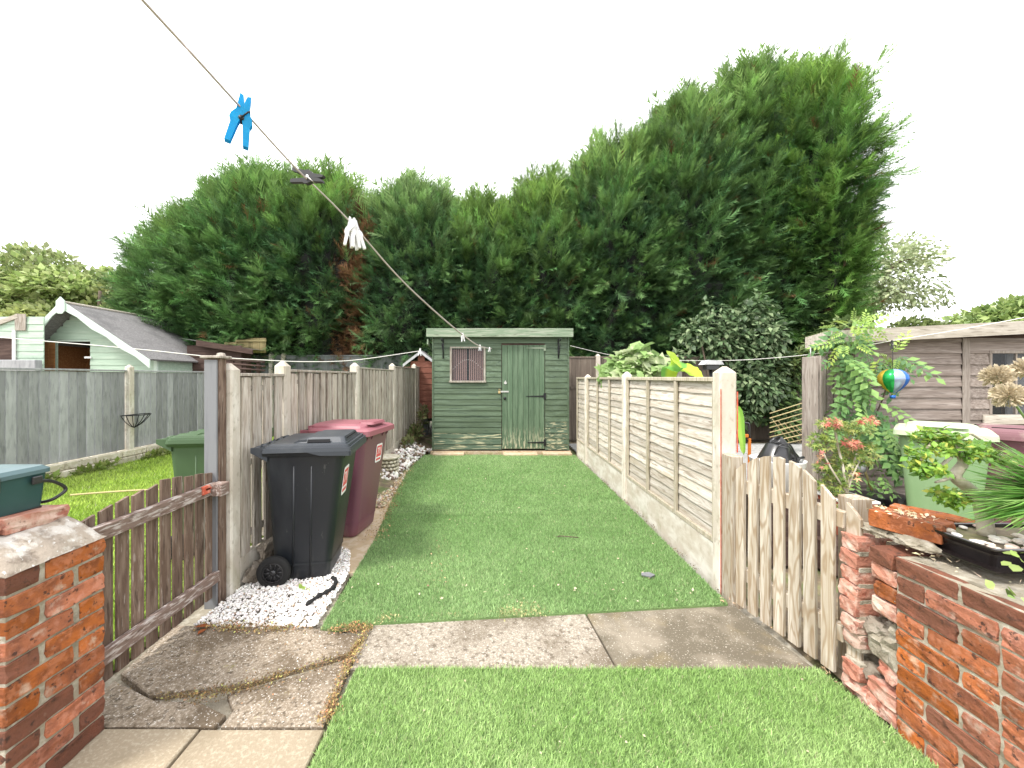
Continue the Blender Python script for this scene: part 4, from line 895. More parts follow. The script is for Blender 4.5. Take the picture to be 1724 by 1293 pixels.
def sticker(t, big=1.0, yy=0.07, zz=.80):
    """white house-number label with a red panel, on the front face"""
    W_, H__ = .155*big, .215*big; x = .175+.13*zz+.0035
    g = thing('number_label', None, None, (0,0,0)); g.parent = t; g.location = (x, yy, zz); g.rotation_euler = (0, R(7.4), 0)
    def rr2(w_, h_, r_, cy, cz, xx, nm, mt): 
        pr = rrect(w_/2, h_/2, r_, 4); me = MB().prism([(p.x+cy, p.y+cz) for p in pr], 'x', xx, xx+.0012).local(nm, M[mt], g)
    rr2(W_, H__, .02, 0, 0, 0, 'label_plate', 'label_white'); rr2(W_*.80, H__*.60, .008, 0, H__*.10, .0014, 'red_panel', 'label_red'); rr2(W_*.74, H__*.11, .006, 0, -H__*.34, .0014, 'red_bar', 'label_red')
    cu = bpy.data.curves.new('digits', 'FONT'); cu.body = '71'; cu.size = .115*big; cu.extrude = .0005; cu.offset = .0012; cu.align_x = 'CENTER'; cu.align_y = 'CENTER'
    ob = bpy.data.objects.new('digits', cu); COL.objects.link(ob); bpy.context.view_layer.update()
    me = bpy.data.meshes.new_from_object(ob.evaluated_get(bpy.context.evaluated_depsgraph_get())); bpy.data.objects.remove(ob)
    me.materials.clear(); me.materials.append(M['label_white'])
    d = link('digits', me, g, (.0032, 0, H__*.10), rot=(R(90),0,R(90)), rel=False); d.scale = (.75,.95,1)
bb = wheelie('black wheelie bin with a red and white number sticker, standing on white gravel', 'black_bin', 'black_lid', 'flat'); bb.location = (-1.425,3.04,.0); bb.rotation_euler.z = R(8); sticker(bb, yy=-.09, zz=.71)
mb_ = wheelie('maroon wheelie bin behind the black bin, its lid domed and faded', 'maroon_bin', 'maroon_lid', 'dome'); mb_.location = (-1.42,3.80,.01); mb_.rotation_euler.z = R(-8); sticker(mb_, .85, yy=.08, zz=.74)
gb = wheelie('dark green wheelie bin on the neighbouring lawn behind the brown gate', 'green_bin', 'green_bin', 'flat'); gb.location = (-2.42,3.42,.0); gb.rotation_euler.z = R(8)
lb = wheelie('pale green wheelie bin with a sunbleached lid against the brown right-hand shed', 'lime_bin', 'lime_lid', 'dome'); lb.location = (4.30,3.70,.0); lb.rotation_euler.z = R(222)
mb2 = wheelie('maroon bin with a faded purple lid, beside the pale green bin', 'maroon_bin', 'purple_lid', 'flat'); mb2.location = (5.08,3.76,-.02); mb2.rotation_euler.z = R(222)
# food caddy
fc = thing('food_caddy', 'teal food waste caddy with black handle standing on the left brick pier', 'caddy', (-1.93,1.465,.972))
cr = [rrect(.098,.108,.02,4,0,0,0), rrect(.108,.118,.022,4,0,0,.13), rrect(.110,.120,.022,4,0,0,.145)]
MB().loft(cr).local('body', M['teal_caddy'], fc)
MB().loft([rrect(.118,.128,.024,4,0,0,.143), rrect(.118,.128,.024,4,0,0,.158), rrect(.105,.115,.03,4,0,0,.172), rrect(.06,.07,.03,4,0,0,.178)], smooth=False).local('lid', M['teal_lid'], fc)
MB().loft([rrect(.101,.111,.02,4,0,0,-.004), rrect(.101,.111,.02,4,0,0,.008)]).local('foot_band', M['black_plastic'], fc)
hp = smoothline([(.112,.06,.118),(.112,.125,.10),(.112,.175,.060),(.108,.165,.035),(.07,.135,.012),(-.07,.135,.012),(-.108,.165,.035),(-.112,.175,.060),(-.112,.125,.10),(-.112,.06,.118)], 5)
MB().tube(hp, .0065, 7).local('handle', M['black_plastic'], fc)
MB().box(.116,.126,.05,.085,.105,.135, bev=.003).local('handle_pivot', M['black_plastic'], fc); MB().box(.116,.128,-.10,-.05,.10,.16, bev=.003).local('clasp', M['black_plastic'], fc)
# little round stone planter
spn = thing('stone_planter', 'small round planter of stacked pebbles behind the maroon bin', 'planter', (-1.60,5.85,.05))
for j in range(5):
    for k in range(16):
        a = 2*math.pi*(k+.5*(j % 2))/16; v, f = ICOS[(j+k) % 5]
        me = MB().add([(x*.066, y*.05, z*.075) for x,y,z in v], f, True).mesh('stone') if (j == 0 and k < 5) else None
        if me: me.materials.append(M['cream_block']); spn_m = globals().setdefault('SPM', []); spn_m.append(me)
        link('stone', SPM[(j*3+k) % len(SPM)], spn, (.155*math.cos(a), .155*math.sin(a), .03+.052*j), rot=(0,0,a+R(90)), rel=False)
MB().lathe([(0,.26),(.12,.265),(.185,.255),(.19,.235),(.12,.23),(.135,.0),(0,.0)], (0,0,0), 24).local('top', M['cream_block'], spn)
tag(MB().box(-1.74,-1.64,6.86,6.95,.10,.16,bev=.01).build('brick_offcut', M['brick_pale'], origin=(-1.7,6.9,.1)), 'small brick offcut at the foot of a fence post near the stones', 'brick')

# ============================================================ LEFT NEIGHBOUR BUILDINGS
ph = thing('playhouse', 'mint green playhouse with wavy bargeboards and a grey felt roof', 'playhouse', (-8.2,9.1,0))
GY = 8.0; WY = 8.35
ax, azp = (at(103,507,GY).x, at(103,507,GY).z); rx_, rz_ = at(250,606,GY).x, at(250,606,GY).z; lx, lz = at(44,566,GY).x, at(44,566,GY).z
BY = 10.4
def roofslab(x0,z0,x1,z1,nm):
    t = Vector((z1-z0,0,-(x1-x0))).normalized()*.035
    if t.z > 0: t = -t
    return MB().prism([(x0,z0),(x1,z1),(x1+t.x,z1+t.z),(x0+t.x,z0+t.z)], 'y', GY+.024, BY).build(nm, M['felt'], ph)
roofslab(ax, azp-.02, rx_+.02, rz_+.02, 'roof'); roofslab(ax, azp-.02, lx-.3, lz-.36, 'roof')
MB().tube([(ax,GY+.02,azp-.012),(ax,BY,azp-.012)], .028, 8).build('ridge_capping', M['fascia_pale'], ph)
def wavy(x0,z0,x1,z1,n,amp,wd):
    P = []; Q = []
    for i in range(n*4+1):
        t = i/(n*4); x = x0+(x1-x0)*t; z = z0+(z1-z0)*t; P.append((x,z)); Q.append((x-(0),z-wd-amp*math.cos(t*n*2*math.pi)))
    return P+Q[::-1]
MB().prism(wavy(ax+.02, azp+.0, rx_+.02, rz_-.0, 3, .022, .15), 'y', GY, GY+.022).build('bargeboard', M['mint_pale'], ph)
MB().prism(wavy(ax-.02, azp+.0, lx, lz, 2, .022, .15), 'y', GY, GY+.022).build('bargeboard', M['mint_pale'], ph)
MB().prism([(ax-.09,azp+.0),(ax,azp+.09),(ax+.09,azp+.0),(ax+.09,azp-.20),(ax+.04,azp-.26),(ax-.05,azp-.26),(ax-.09,azp-.20)], 'y', GY-.022, GY-.003).build('finial', M['mint_pale'], ph)
wl, wr = -9.75, -7.27
ox0, ox1, oz1 = at(98,575,WY).x, at(153,575,WY).x, at(100,575,WY).z
SR = (rz_-azp)/(rx_-ax); SL = (lz-azp)/(lx-ax)
zz = .1; MBD = {}
def wallboard(x0, x1, z, parent, mt='mint', Y=WY, hh=.138):
    me = MBD.get((mt,hh))
    if not me: me = MBD[(mt,hh)] = wedge(M[mt], .020, .009, hh+.014)
    link('weatherboard', me, parent, ((x0+x1)/2, Y, z), sc=(x1-x0,1,1))
while zz < azp-.1:
    zt_ = zz+.14; xr = min(wr, ax+(zt_-azp+.02)/SR); xl = max(wl, ax+(zt_-azp+.02)/SL)
    if xr-xl > .08:
        if zz+.07 < oz1 and zz > .9: wallboard(xl, ox0, zz, ph); wallboard(ox1, xr, zz, ph)
        else: wallboard(xl, xr, zz, ph)
    zz += .138
MB().box(wr-.02, wr, WY+.02, BY-.2, .0, 1.95).build('side_wall', M['mint'], ph); MB().box(wl, wl+.02, WY+.02, BY-.2, 0, 2.45).build('side_wall', M['mint'], ph)
MB().box(wl, wr, BY-.22, BY-.2, 0, 2.0).build('rear_wall', M['orange_wood'], ph)
MB().box(wl+.02, ox1+.9, WY+.9, WY+.92, .3, 2.2).box(wl+.021, wl+.035, WY+.05, WY+.9, .3, 2.4).build('inner_wall', M['orange_wood'], ph)
for i in range(7): MB().box(ox0-.35, ox1+.25, WY+.875, WY+.895, .95+.13*i, 1.07+.13*i, bev=.004).build('inner_board', M['orange_wood'], ph, origin=(ox0,WY+.88,.95+.13*i))
MB().box(wl, wr, WY+.03, WY+.05, .0, .9).build('floor_wall', M['dark_brown'], ph)
MB().box(ox0, ox1, WY-.01, WY+.04, oz1, oz1+.03).box(ox1, ox1+.03, WY-.01, WY+.04, .9, oz1+.03).build('door_frame', M['mint_pale'], ph)
pd = thing('door', None, None, (ox0,WY,0)); pd.parent = ph; pd.location = Vector((ox0,WY,0))-wloc(ph)
for i in range(3): MB().box(ox0-.38+.125*i, ox0-.26+.125*i, WY-.06, WY-.045, .5, oz1-.02, bev=.003).build('door_board', M['orange_wood'], pd, origin=(ox0-.3+.125*i,WY,.5))
MB().box(ox0-.36, ox0-.02, WY-.078, WY-.062, 1.70, 1.77).box(ox0-.23, ox0-.17, WY-.078, WY-.062, 1.1, 1.72, rot=(0,R(-14),0)).build('door_brace', M['orange_wood'], pd)
MB().box(ox1-.10, ox1+.05, WY-.045, WY-.03, at(150,602,WY).z-.02, at(150,602,WY).z+.02, bev=.004).build('latch', M['white_paint'], ph)
MB().box(wr-.05, wr+.02, WY-.025, WY+.02, 0, 1.87, bev=.003).build('corner_trim', M['mint_pale'], ph)
# pale green store at the picture's left edge
st = thing('garden_store', 'weathered pale green store with a dark window opening left of the playhouse', 'shed', (-9.6,7.9,0))
Y_ = 7.9; a0 = -11.6; a1 = at(75,600,Y_).x
zz = .1
while zz < 2.72:
    if 1.85-.14 < zz+.07 < 2.28: wallboard(at(29,600,Y_).x, a1, zz, st, Y=Y_); 
    elif zz > 1.2 and zz+.07 < 1.8: wallboard(at(29,600,Y_).x, a1, zz, st, Y=Y_)
    else: wallboard(a0 if zz < 2.4 else at(0,560,Y_).x, a1, zz, st, Y=Y_)
    zz += .138
MB().box(at(25,600,Y_).x, at(30,600,Y_).x, Y_-.05, Y_-.025, 1.3, 2.45, bev=.003).build('window_post', M['white_paint'], st)
MB().box(at(29,500,Y_).x, at(47,500,Y_).x, Y_-.045, Y_-.026, 2.45, at(30,529,Y_).z, bev=.003).build('trim_board', M['fence_grey'], st)
p0 = at(-60,560,Y_-.05); p1 = at(29,528,Y_-.05)
MB().add([p0,p1,p1+Vector((0,0,-.09)),p0+Vector((0,0,-.09)),p0+Vector((0,.03,0)),p1+Vector((0,.03,0)),p1+Vector((0,.03,-.09)),p0+Vector((0,.03,-.09))], [(0,1,2,3),(7,6,5,4),(0,4,5,1),(3,2,6,7),(1,5,6,2),(0,3,7,4)]).build('fascia', M['fascia_pale'], st)
MB().box(a0, at(27,600,Y_).x, Y_+.03, Y_+.05, 1.1, 2.45).build('inner_wall', M['dark_brown'], st)
tag(MB().box(-11.5, at(67,610,7.7).x, 7.62, 7.75, 1.2, at(30,606,7.7).z, bev=.01).build('black_panel', M['slate_paint'], origin=(-9.8,7.7,1.2)), 'low dark grey panel topped by a pale strip in front of the pale green store', 'panel')
# brown shed and reed screen behind the tall gate post
bsd = thing('timber_shed', 'dark brown flat-roofed shed behind the playhouse', 'shed', (-6.3,9.9,0))
Y_ = 9.2; p0 = at(330,572,Y_); p1 = at(425,588,Y_)
MB().add([p0,p1,p1+Vector((0,0,-.12)),p0+Vector((0,0,-.14)),p0+Vector((0,.03,0)),p1+Vector((0,.03,0)),p1+Vector((0,.03,-.12)),p0+Vector((0,.03,-.14))], [(0,1,2,3),(7,6,5,4),(0,4,5,1),(3,2,6,7),(1,5,6,2),(0,3,7,4)]).build('fascia', M['dark_brown'], bsd)
MB().add([p0+Vector((-.5,.03,.05)),p1+Vector((0,.03,0)),p1+Vector((0,.5,0)),p0+Vector((-.5,.5,.05))], [(0,1,2,3)]).build('roof', M['felt'], bsd)
zz = .6
while zz < 2.15: wallboard(-7.4, at(407,600,9.35).x, zz, bsd, 'dark_brown', 9.35); zz += .138
MB().box(at(405,600,9.35).x, at(408,600,9.35).x, 9.37, 9.7, 0, 2.1).build('side_wall', M['dark_brown'], bsd)
rs = thing('reed_screen', 'straw-coloured reed screen standing behind the dark brown shed', 'screen', (-6,10.5,0))
for i in range(26):
    px = 397+2.0*i; p = at(px, 575-min(6,i*.4), 9.7); MB().tube([(p.x,9.7,at(px,594,9.7).z),(p.x,9.7,p.z)], .014, 5).build('reed', M['bamboo'], rs, origin=(p.x,9.7,p.z-.2))
MB().box(at(378,577,9.65).x, at(398,577,9.65).x, 9.65,9.8, at(0,580,9.65).z, at(0,576,9.65).z).box(at(396,577,9.65).x, at(448,577,9.65).x, 9.64,9.68, at(0,575,9.65).z, at(0,572,9.65).z).build('top_rail', M['bamboo'], rs)
brl = thing('rail_fence', 'dark brown railing in front of the brown shed', 'fence', (-5.3,8.2,0))
for y1 in (606,613,620):
    a_, b_ = at(382,y1-1,8.2), at(446,y1+4,8.2); MB().tube([a_, b_], .022, 6).build('rail', M['dark_brown'], brl)
for px in (390,412,434): a_ = at(px,606,8.22); MB().box(a_.x-.03,a_.x+.03,8.22,8.27,0,a_.z).build('post', M['dark_brown'], brl)
# small red-brown shed peeping over the left fence
rsd = thing('garden_shed', 'small red-brown gabled shed peeping over the left fence beside the green shed', 'shed', (-1.7,9.4,0))
Y_ = 9.3; ap = at(708,590,Y_); el_ = at(678,613,Y_); er = at(742,616,Y_)
for nm, a_, b_ in (('bargeboard', ap, el_), ('bargeboard', ap, er)):
    MB().add([a_,b_,b_+Vector((0,0,-.07)),a_+Vector((0,0,-.07)),a_+Vector((0,.02,0)),b_+Vector((0,.02,0)),b_+Vector((0,.02,-.07)),a_+Vector((0,.02,-.07))], [(0,1,2,3),(7,6,5,4),(0,4,5,1),(3,2,6,7),(1,5,6,2),(0,3,7,4)]).build(nm, M['slate_paint'], rsd)
    MB().add([a_+Vector((0,.02,.01)),b_+Vector((0,.02,.01)),b_+Vector((0,1.3,.01)),a_+Vector((0,1.3,.01))], [(0,1,2,3)]).build('roof', M['felt'], rsd)
zz = .5
while zz < ap.z-.08:
    zt_ = zz+.14; hl = (ap.z-.06-zt_)*(ap.x-el_.x)/(ap.z-el_.z); hl = min(hl, .42)
    if hl > .03: wallboard(ap.x-hl, ap.x+hl, zz, rsd, 'red_brown', Y_+.12)
    zz += .138
# back boundary fences
def backfence(label, mt, x0, x1, Y, zt, posts, name='boundary_fence', w_=.12):
    f_ = thing(name, label, 'fence', ((x0+x1)/2, Y, 0)); me = board_me('board', w_, .016, 1.0, M[mt], .002); x = x0
    while x < x1: link('board', me, f_, (x+w_/2, Y+rng.uniform(-.004,.004), .02), sc=(1.0,1,zt-.03+rng.uniform(-.01,.01))); x += w_*.985
    MB().box(x0, x1, Y-.025, Y+.02, zt-.02, zt+.01).build('capping', M[mt], f_)
    MB().box(x0, x1, Y-.03, Y-.012, zt*.62, zt*.62+.05).build('rail', M[mt], f_)
    for px in posts: conc_post(f_, px-.05, px+.05, Y-.07, Y+.05, zt+.07)
    return f_
backfence('brown close-board back fence below the climber, between the green shed and the timber post', 'back_fence', 1.5, 6.4, 9.15, 1.98, (2.48,4.4))
backfence('brown close-board fence continuing behind the right-hand shed', 'back_fence', 6.45, 13.5, 9.2, 1.95, (8.3,10.2,12.1), w_=.14)
backfence('dull grey back fence along the foot of the hedge, left of the green shed', 'back_fence_grey', -6.4, -1.7, 9.95, 2.06, (-5.70,-5.38))

# ============================================================ RIGHT NEIGHBOUR YARD
rsH = thing('timber_shed', 'brown weathered shiplap shed with a dark window on the right', 'shed', (6,5.6,0))
Y_ = 4.75; x0 = at(1408,600,Y_).x; x1 = 8.2; tx = at(1622,600,Y_).x; wx0 = at(1666,600,Y_).x; wx1 = 7.35; wz0, wz1 = at(0,697,Y_).z, at(0,595,Y_).z
zz = .03; SHW = wedge(M['shiplap'], .026, .010, .138)
while zz < 2.0:
    segs = [(x0, tx-.045)]
    segs += [(tx+.045, wx0-.03),(wx1,x1)] if wz0-.1 < zz+.07 < wz1+.02 else [(tx+.045, x1)]
    for a_, b_ in segs: link('shiplap_board', SHW, rsH, ((a_+b_)/2, Y_, zz), sc=(b_-a_,1,1))
    zz += .1355
for a_ in (x0-.02, tx-.045, 7.9): MB().box(a_, a_+.09, Y_-.035, Y_-.0205 if a_ != x0-.02 else Y_+.01, 0, 1.98, bev=.003).build('trim', M['shiplap_v'], rsH, origin=(a_,Y_,0))
MB().box(x0, x0+.02, Y_+.01, 4.92, 0, 1.96).build('side_wall', M['shiplap'], rsH); MB().box(x0, x1, Y_+.03, Y_+.04, 0, wz0-.05).box(x0, wx0-.03, Y_+.03, Y_+.04, wz0-.05, 2.0).build('liner', M['dark_brown'], rsH)
MB().box(wx0-.03, wx0, Y_-.03, Y_+.02, wz0, wz1, bev=.003).box(wx0-.03, wx1, Y_-.03, Y_+.02, wz1, wz1+.03).box(6.42,6.44, Y_-.01,Y_+.02,wz0,wz1).build('window_frame', M['shiplap_v'], rsH)
MB().box(wx0-.12, wx1+.1, Y_-.05, Y_-.024, wz0-.12, wz0-.005, bev=.004).build('window_sill', M['fascia_pale'], rsH)
MB().box(wx0, wx1, Y_-.003, Y_, wz0, wz1).build('pane', M['glass'], rsH)
MB().box(wx0-.2, 6.40, Y_+.115, Y_+.135, wz0-.1, wz1+.05).build('dark_interior', M['dark_void'], rsH); MB().box(6.42, wx1, Y_+.07, Y_+.09, wz0-.1, wz1+.05).build('reflection_panel', M['grey_paint'], rsH)  # black panel for the dark inside, grey one painted as the pane's reflection
F0 = at(1400,557,4.55); F1 = at(1724,540,4.55); dF = (F1-F0); F1 = F0+dF*1.4; hF = Vector((0,0,-.155)); dp = Vector((0,.03,0))
MB().add([F0,F1,F1+hF,F0+hF,F0+dp,F1+dp,F1+hF+dp,F0+hF+dp], [(0,1,2,3),(7,6,5,4),(0,4,5,1),(3,2,6,7),(1,5,6,2),(0,3,7,4)]).build('fascia', M['fascia_pale'], rsH, origin=F0)
b_ = Vector((0,.36,-.04)); MB().box(x0+.02, x1, 4.90, 4.92, 0, 1.94).build('rear_wall', M['dark_brown'], rsH); u_ = Vector((0,0,.03))
MB().add([F0+dp,F1+dp,F1+b_,F0+b_,F0+dp-u_,F1+dp-u_,F1+b_-u_,F0+b_-u_], [(0,1,2,3),(7,6,5,4),(0,4,5,1),(3,2,6,7),(1,5,6,2),(0,3,7,4)]).build('roof', M['felt'], rsH, origin=F0)
MB().add([F0+Vector((-.02,.03,0)),F0+Vector((-.02,.36,-.04)),F0+Vector((-.02,.36,-.18)),F0+Vector((-.02,.03,-.15))], [(0,1,2,3)]).build('side_fascia', M['fascia_pale'], rsH, origin=F0)
MB().box(x0+.1, x1, Y_-.02, Y_+.02, 1.965, 2.10).build('eaves_board', M['dark_brown'], rsH)
tp = thing('timber_post', 'tall weathered timber post and boards at the corner of the right-hand shed', 'post', (3.65,4.5,0))
MB().box(at(1358,600,4.4).x, at(1378,600,4.4).x, 4.4, 4.47, 0, at(0,601,4.4).z, bev=.004).build('post', M['shiplap_v'], tp)
for i in range(4): MB().box(at(1380+5*i,600,4.48+.13*i).x, at(1380+5*i,600,4.48+.13*i).x+.022, 4.48+.13*i, 4.60+.13*i, 0, 1.75, bev=.002).build('board', M['shiplap_v'], tp, origin=(3.7,4.5+.13*i,0))
MB().tube([(3.66,4.45,1.72),(3.66,4.45,1.84)], .006, 5).build('nail', M['steel'], tp)
# orange frame trolley
ot = thing('sack_trolley', 'orange folding trolley frame with a black handle behind the fence end', 'trolley', (2.4,3.9,0))
Y_ = 3.9; xa, xb = at(1228,700,Y_).x, at(1263,700,Y_).x; zt1, zt0 = at(0,712,Y_).z, at(0,733,Y_).z
MB().tube(smoothline([(xa-.1,Y_,zt0),(xa-.1,Y_,zt1-.02),(xa-.06,Y_,zt1),(xb-.05,Y_,zt1),(xb-.012,Y_,zt1-.03),(xb-.012,Y_,zt0-.02)],3), .012, 8).build('handle', M['black_plastic'], ot)
MB().box(xa-.12, xb-.02, Y_-.012, Y_+.012, zt0-.02, zt0+.012, bev=.003).box(xb-.02, xb+.004, Y_-.012, Y_+.012, .1, zt0-.03, bev=.003).box(xa-.12, xa-.096, Y_-.012, Y_+.012, .1, zt0-.03, bev=.003).box(xa-.1,xb-.01,Y_-.25,Y_+.01,.06,.08).build('frame', M['orange_metal'], ot)
MB().box(xa-.095, xb-.022, Y_-.006, Y_+.006, zt0-.06, zt0-.045, bev=.002).build('cross_bar', M['iron'], ot)
MB().lathe([(.04,-.02),(.09,-.02),(.09,.02),(.04,.02)], (xb+.03,Y_+.02,.09), 18, 'x').lathe([(.04,-.02),(.09,-.02),(.09,.02),(.04,.02)], (xa-.15,Y_+.02,.09), 18, 'x').build('wheel', M['rubber'], ot)
# black bucket tipped in a white tub
tb = at(1308,770,3.3)
wt = tag(MB().lathe([(.0,.0),(.15,.0),(.20,.30),(.205,.31),(.195,.31),(.145,.02),(0,.02)], (tb.x,3.3,tb.z-.32), 28).build('white_tub', M['white_dish'], origin=(tb.x,3.3,tb.z-.32)), 'white round tub behind the pale gate holding a black bucket', 'tub')
tag(MB().box(tb.x-.25,tb.x+.28,3.05,3.55,0,tb.z-.322,bev=.01).build('crate', M['dark_brown'], origin=(tb.x,3.3,0)), 'dark brown box under the white tub behind the pale gate', 'box')
bk = thing('bucket', 'glossy black bucket and watering pot tipped upside down on the white tub', 'bucket', (tb.x,3.3,tb.z))
def tilt(mb, rot, c):
    m = Euler(rot).to_matrix(); c = Vector(c); mb.v = [tuple(m @ Vector(v)+c) for v in mb.v]; return mb
tilt(MB().lathe([(.125,-.03),(.115,.0),(.085,.11),(.075,.12),(0,.122)], (0,0,0), 28), (0,R(14),0), (tb.x-.02,3.3,tb.z-.01)).build('pail', M['black_plastic'], bk)
tilt(MB().lathe([(0,-.12),(.05,-.12),(.056,.10),(.048,.115),(.040,.10),(.03,0),(0,0)], (0,0,0), 22), (R(-6),R(-40),0), (tb.x+.065,3.30,tb.z+.065)).build('watering_pot', M['black_plastic'], bk)
MB().tube(smoothline([(tb.x-.08,3.22,tb.z+.04),(tb.x-.05,3.2,tb.z+.12),(tb.x+.03,3.2,tb.z+.13),(tb.x+.09,3.21,tb.z+.04),(tb.x+.12,3.22,tb.z-.03)],5), .006, 6).build('handle', M['black_plastic'], bk)
MB().tube([(tb.x+.10,3.25,tb.z-.015),(tb.x+.19,3.25,tb.z+.012)], .012, 8).build('spout', M['black_plastic'], bk)
# expanding trellis
tr = thing('trellis', 'thin pale willow trellis leaning against the brown back fence', 'trellis', at(1330,735,7.6))
for i in range(8):
    a_ = at(1292+6*i, 700+5*i, 7.6+.02*i); b2 = at(1345+4*i, 742+1*i, 7.62)
    MB().tube([at(1296,752-8*i,7.6), at(1362,738-9*i,7.6)], .010, 5).build('lath', M['bamboo'], tr, origin=a_)
for i in range(6): MB().tube([at(1300+10*i,705+3*i,7.63), at(1330+9*i,745,7.63)], .009, 5).build('lath', M['bamboo'], tr, origin=at(1300+10*i,705,7.63))
# pots and planting trough by the shed
tag(MB().box(at(1440,800,4.3).x, at(1518,800,4.3).x, 4.15, 4.45, .0, .20, bev=.015).build('planting_trough', M['black_plastic'], origin=(4.4,4.3,0)), 'long black planting trough at the foot of the right-hand shed', 'trough')
ptc = at(1425,835,3.1)
mp = thing('maple_pot', 'red and white rimmed square pot under the japanese maple', 'plant pot', (ptc.x,3.1,.0))
MB().loft([rrect(.10,.10,.01,2,ptc.x,3.1,ptc.z-.30), rrect(.13,.13,.01,2,ptc.x,3.1,ptc.z-.02)], smooth=False).build('pot', M['terracotta'], mp)
MB().loft([rrect(.14,.14,.01,2,ptc.x,3.1,ptc.z-.02), rrect(.14,.14,.01,2,ptc.x,3.1,ptc.z-.005)], smooth=False).build('rim', M['white_dish'], mp)
MB().loft([rrect(.12,.12,.01,2,ptc.x,3.1,ptc.z-.003), rrect(.12,.12,.01,2,ptc.x,3.1,ptc.z-.001)], smooth=False).build('compost', M['soil'], mp)
tag(MB().box(ptc.x-.3,ptc.x+.3,2.9,3.5,0,ptc.z-.302,bev=.01).build('stand', M['dark_brown'], origin=(ptc.x,3.1,0)), 'dark low stand carrying the square maple pot', 'stand')
cn = thing('garden_canes', 'two yellow canes with a grey tap fitting standing in the black trough', 'canes', (4.35,4.2,.1))
MB().tube([at(1468,825,4.2), at(1438,743,4.2)], .012, 6).build('cane', M['bamboo'], cn); MB().tube([at(1445,822,4.2), at(1438,772,4.2)], .010, 6).build('cane', M['bamboo'], cn)
tilt(MB().lathe([(0,-.05),(.03,-.04),(.035,0),(.025,.045),(0,.05)], (0,0,0), 10), (0,0,0), at(1451,788,4.15)).build('tap_fitting', M['grey_paint'], cn)

# ============================================================ WASHING LINES, PEGS, ORNAMENTS
def wline(label, pts, r, mt='line_white', n=10):
    P_ = smoothline(pts, n); return tag(MB().tube(P_, [min(.0075, max(.0017, .0020*p.y)) for p in P_] if r is None else r, 6).build('washing_line', M[mt], origin=P_[0]), label, 'washing line')
ML = [(-.40,-1.2,2.02),(-.395,.0,1.93),at(240,0,.44),at(330,98,.505),at(407,183,.60),at(500,285,.76),at(588,372,1.0),at(700,495,1.72),at(778,563,3.7),at(808,583,5.2),at(828,587,7.46)]
wline('white plastic washing line running from overhead down to the green shed', ML, None, 'line_grey', 8)
wline('white line strung across the left gardens behind the fences', [at(-60,562,5.6),at(0,568,5.6),at(155,581,5.7),at(255,590,5.8),at(350,600,5.9),at(440,606,6.1),at(520,609,6.4),at(600,606,6.9),at(706,591,7.4)], .0065)
wline('thin white line drooping across the right gardens to the shed', [at(960,582,9.0),at(1040,600,8.5),at(1120,606,7.5),at(1220,607,6.2),at(1310,602,5.4),at(1400,592,4.7),at(1500,574,4.3),at(1610,556,4.0),at(1760,528,3.7)], .0042)
def peg(label, mt, c, L=.08, openang=9, rot=(0,0,0), group=None, springm='steel', th=.010):
    """two legs crossing near a spring; jaws up (+z)"""
    t = thing('clothes_peg', label, 'clothes peg', c, group); t.rotation_euler = rot
    for s in (-1,1):
        a = R(openang)*s; mb = MB()
        mb.prism([(s*.03,.40),(s*.085,.42),(s*.10,.12),(s*.16,.02),(s*.17,-.06),(s*.13,-.14),(s*.12,-.50),(s*.035,-.50),(s*.02,-.12),(-.0005*s,0.0),(s*.002,.26),(s*.012,.33)], 'y', -th/L/2, th/L/2)
        mb.v = [tuple(Vector((x*L, y*L, z*L))) for x,y,z in mb.v]
        m = Matrix.Rotation(a*.0, 3, 'Y')
        # splay the legs below the spring
        vv = []
        for v in mb.v:
            v = Vector(v); k = max(0, -v.z/(L*.5)); vv.append((v.x+s*k*L*.5*math.tan(R(openang)), v.y, v.z))
        mb.v = vv; mb.local('leg', M[mt], t)
    MB().lathe([(.0,-.62*th),(.045*L,-.62*th),(.045*L,.62*th),(0,.62*th)], (0,0,-.02*L), 10, 'y').tube([(0,-.6*th,-.02*L),(.08*L,-.62*th,.12*L),(.10*L,-.5*th,.15*L),(.10*L,.5*th,.15*L)], .0011*L/.08, 5).local('spring', M[springm], t)
    return t
peg('blue translucent clothes peg high on the near washing line', 'peg_blue', at(407,200,.60), .086, 7, (0,R(9),R(30)), springm='iron', th=.011)
peg('black clothes peg lying sideways on the washing line in front of the hedge', 'peg_black', at(521,299,.80), .082, 8, (R(0),R(102),R(-12)), th=.009)
for i, (px, py, rr3, lbl) in enumerate(((590,388,6,'leftmost of the bunch of white clothes pegs'),(596,391,-6,'middle white clothes peg of the bunch on the washing line'),(601,394,-14,'rightmost of the bunch of white clothes pegs on the washing line'))):
    peg(lbl, 'peg_white', at(px,py,1.0+.012*i), .082, 5, (0,R(rr3),R(25)), 'bunch of white pegs')
for i, (px, py, Y_, lbl) in enumerate(((779,567,3.7,'white peg on the washing line just below the shed fascia'),(808,585,5.2,'white peg on the washing line at the corner of the shed window'),(824,588,6.6,'white peg nearest the end of the washing line on the shed'))):
    peg(lbl, 'peg_white', at(px,py,Y_), .09, 9, (0,R(-6+6*i),R(20)), 'white pegs near the shed', th=.014)
peg('white peg where the left garden line ends beside the small red-brown shed', 'peg_white', at(707,592,7.38), .16, 9, (0,R(5),R(10)), th=.02)
peg('black peg clipped to the right-hand line above the coloured spinner', 'peg_black', at(1502,580,4.28), .11, 6, (0,R(4),R(20)), th=.015)
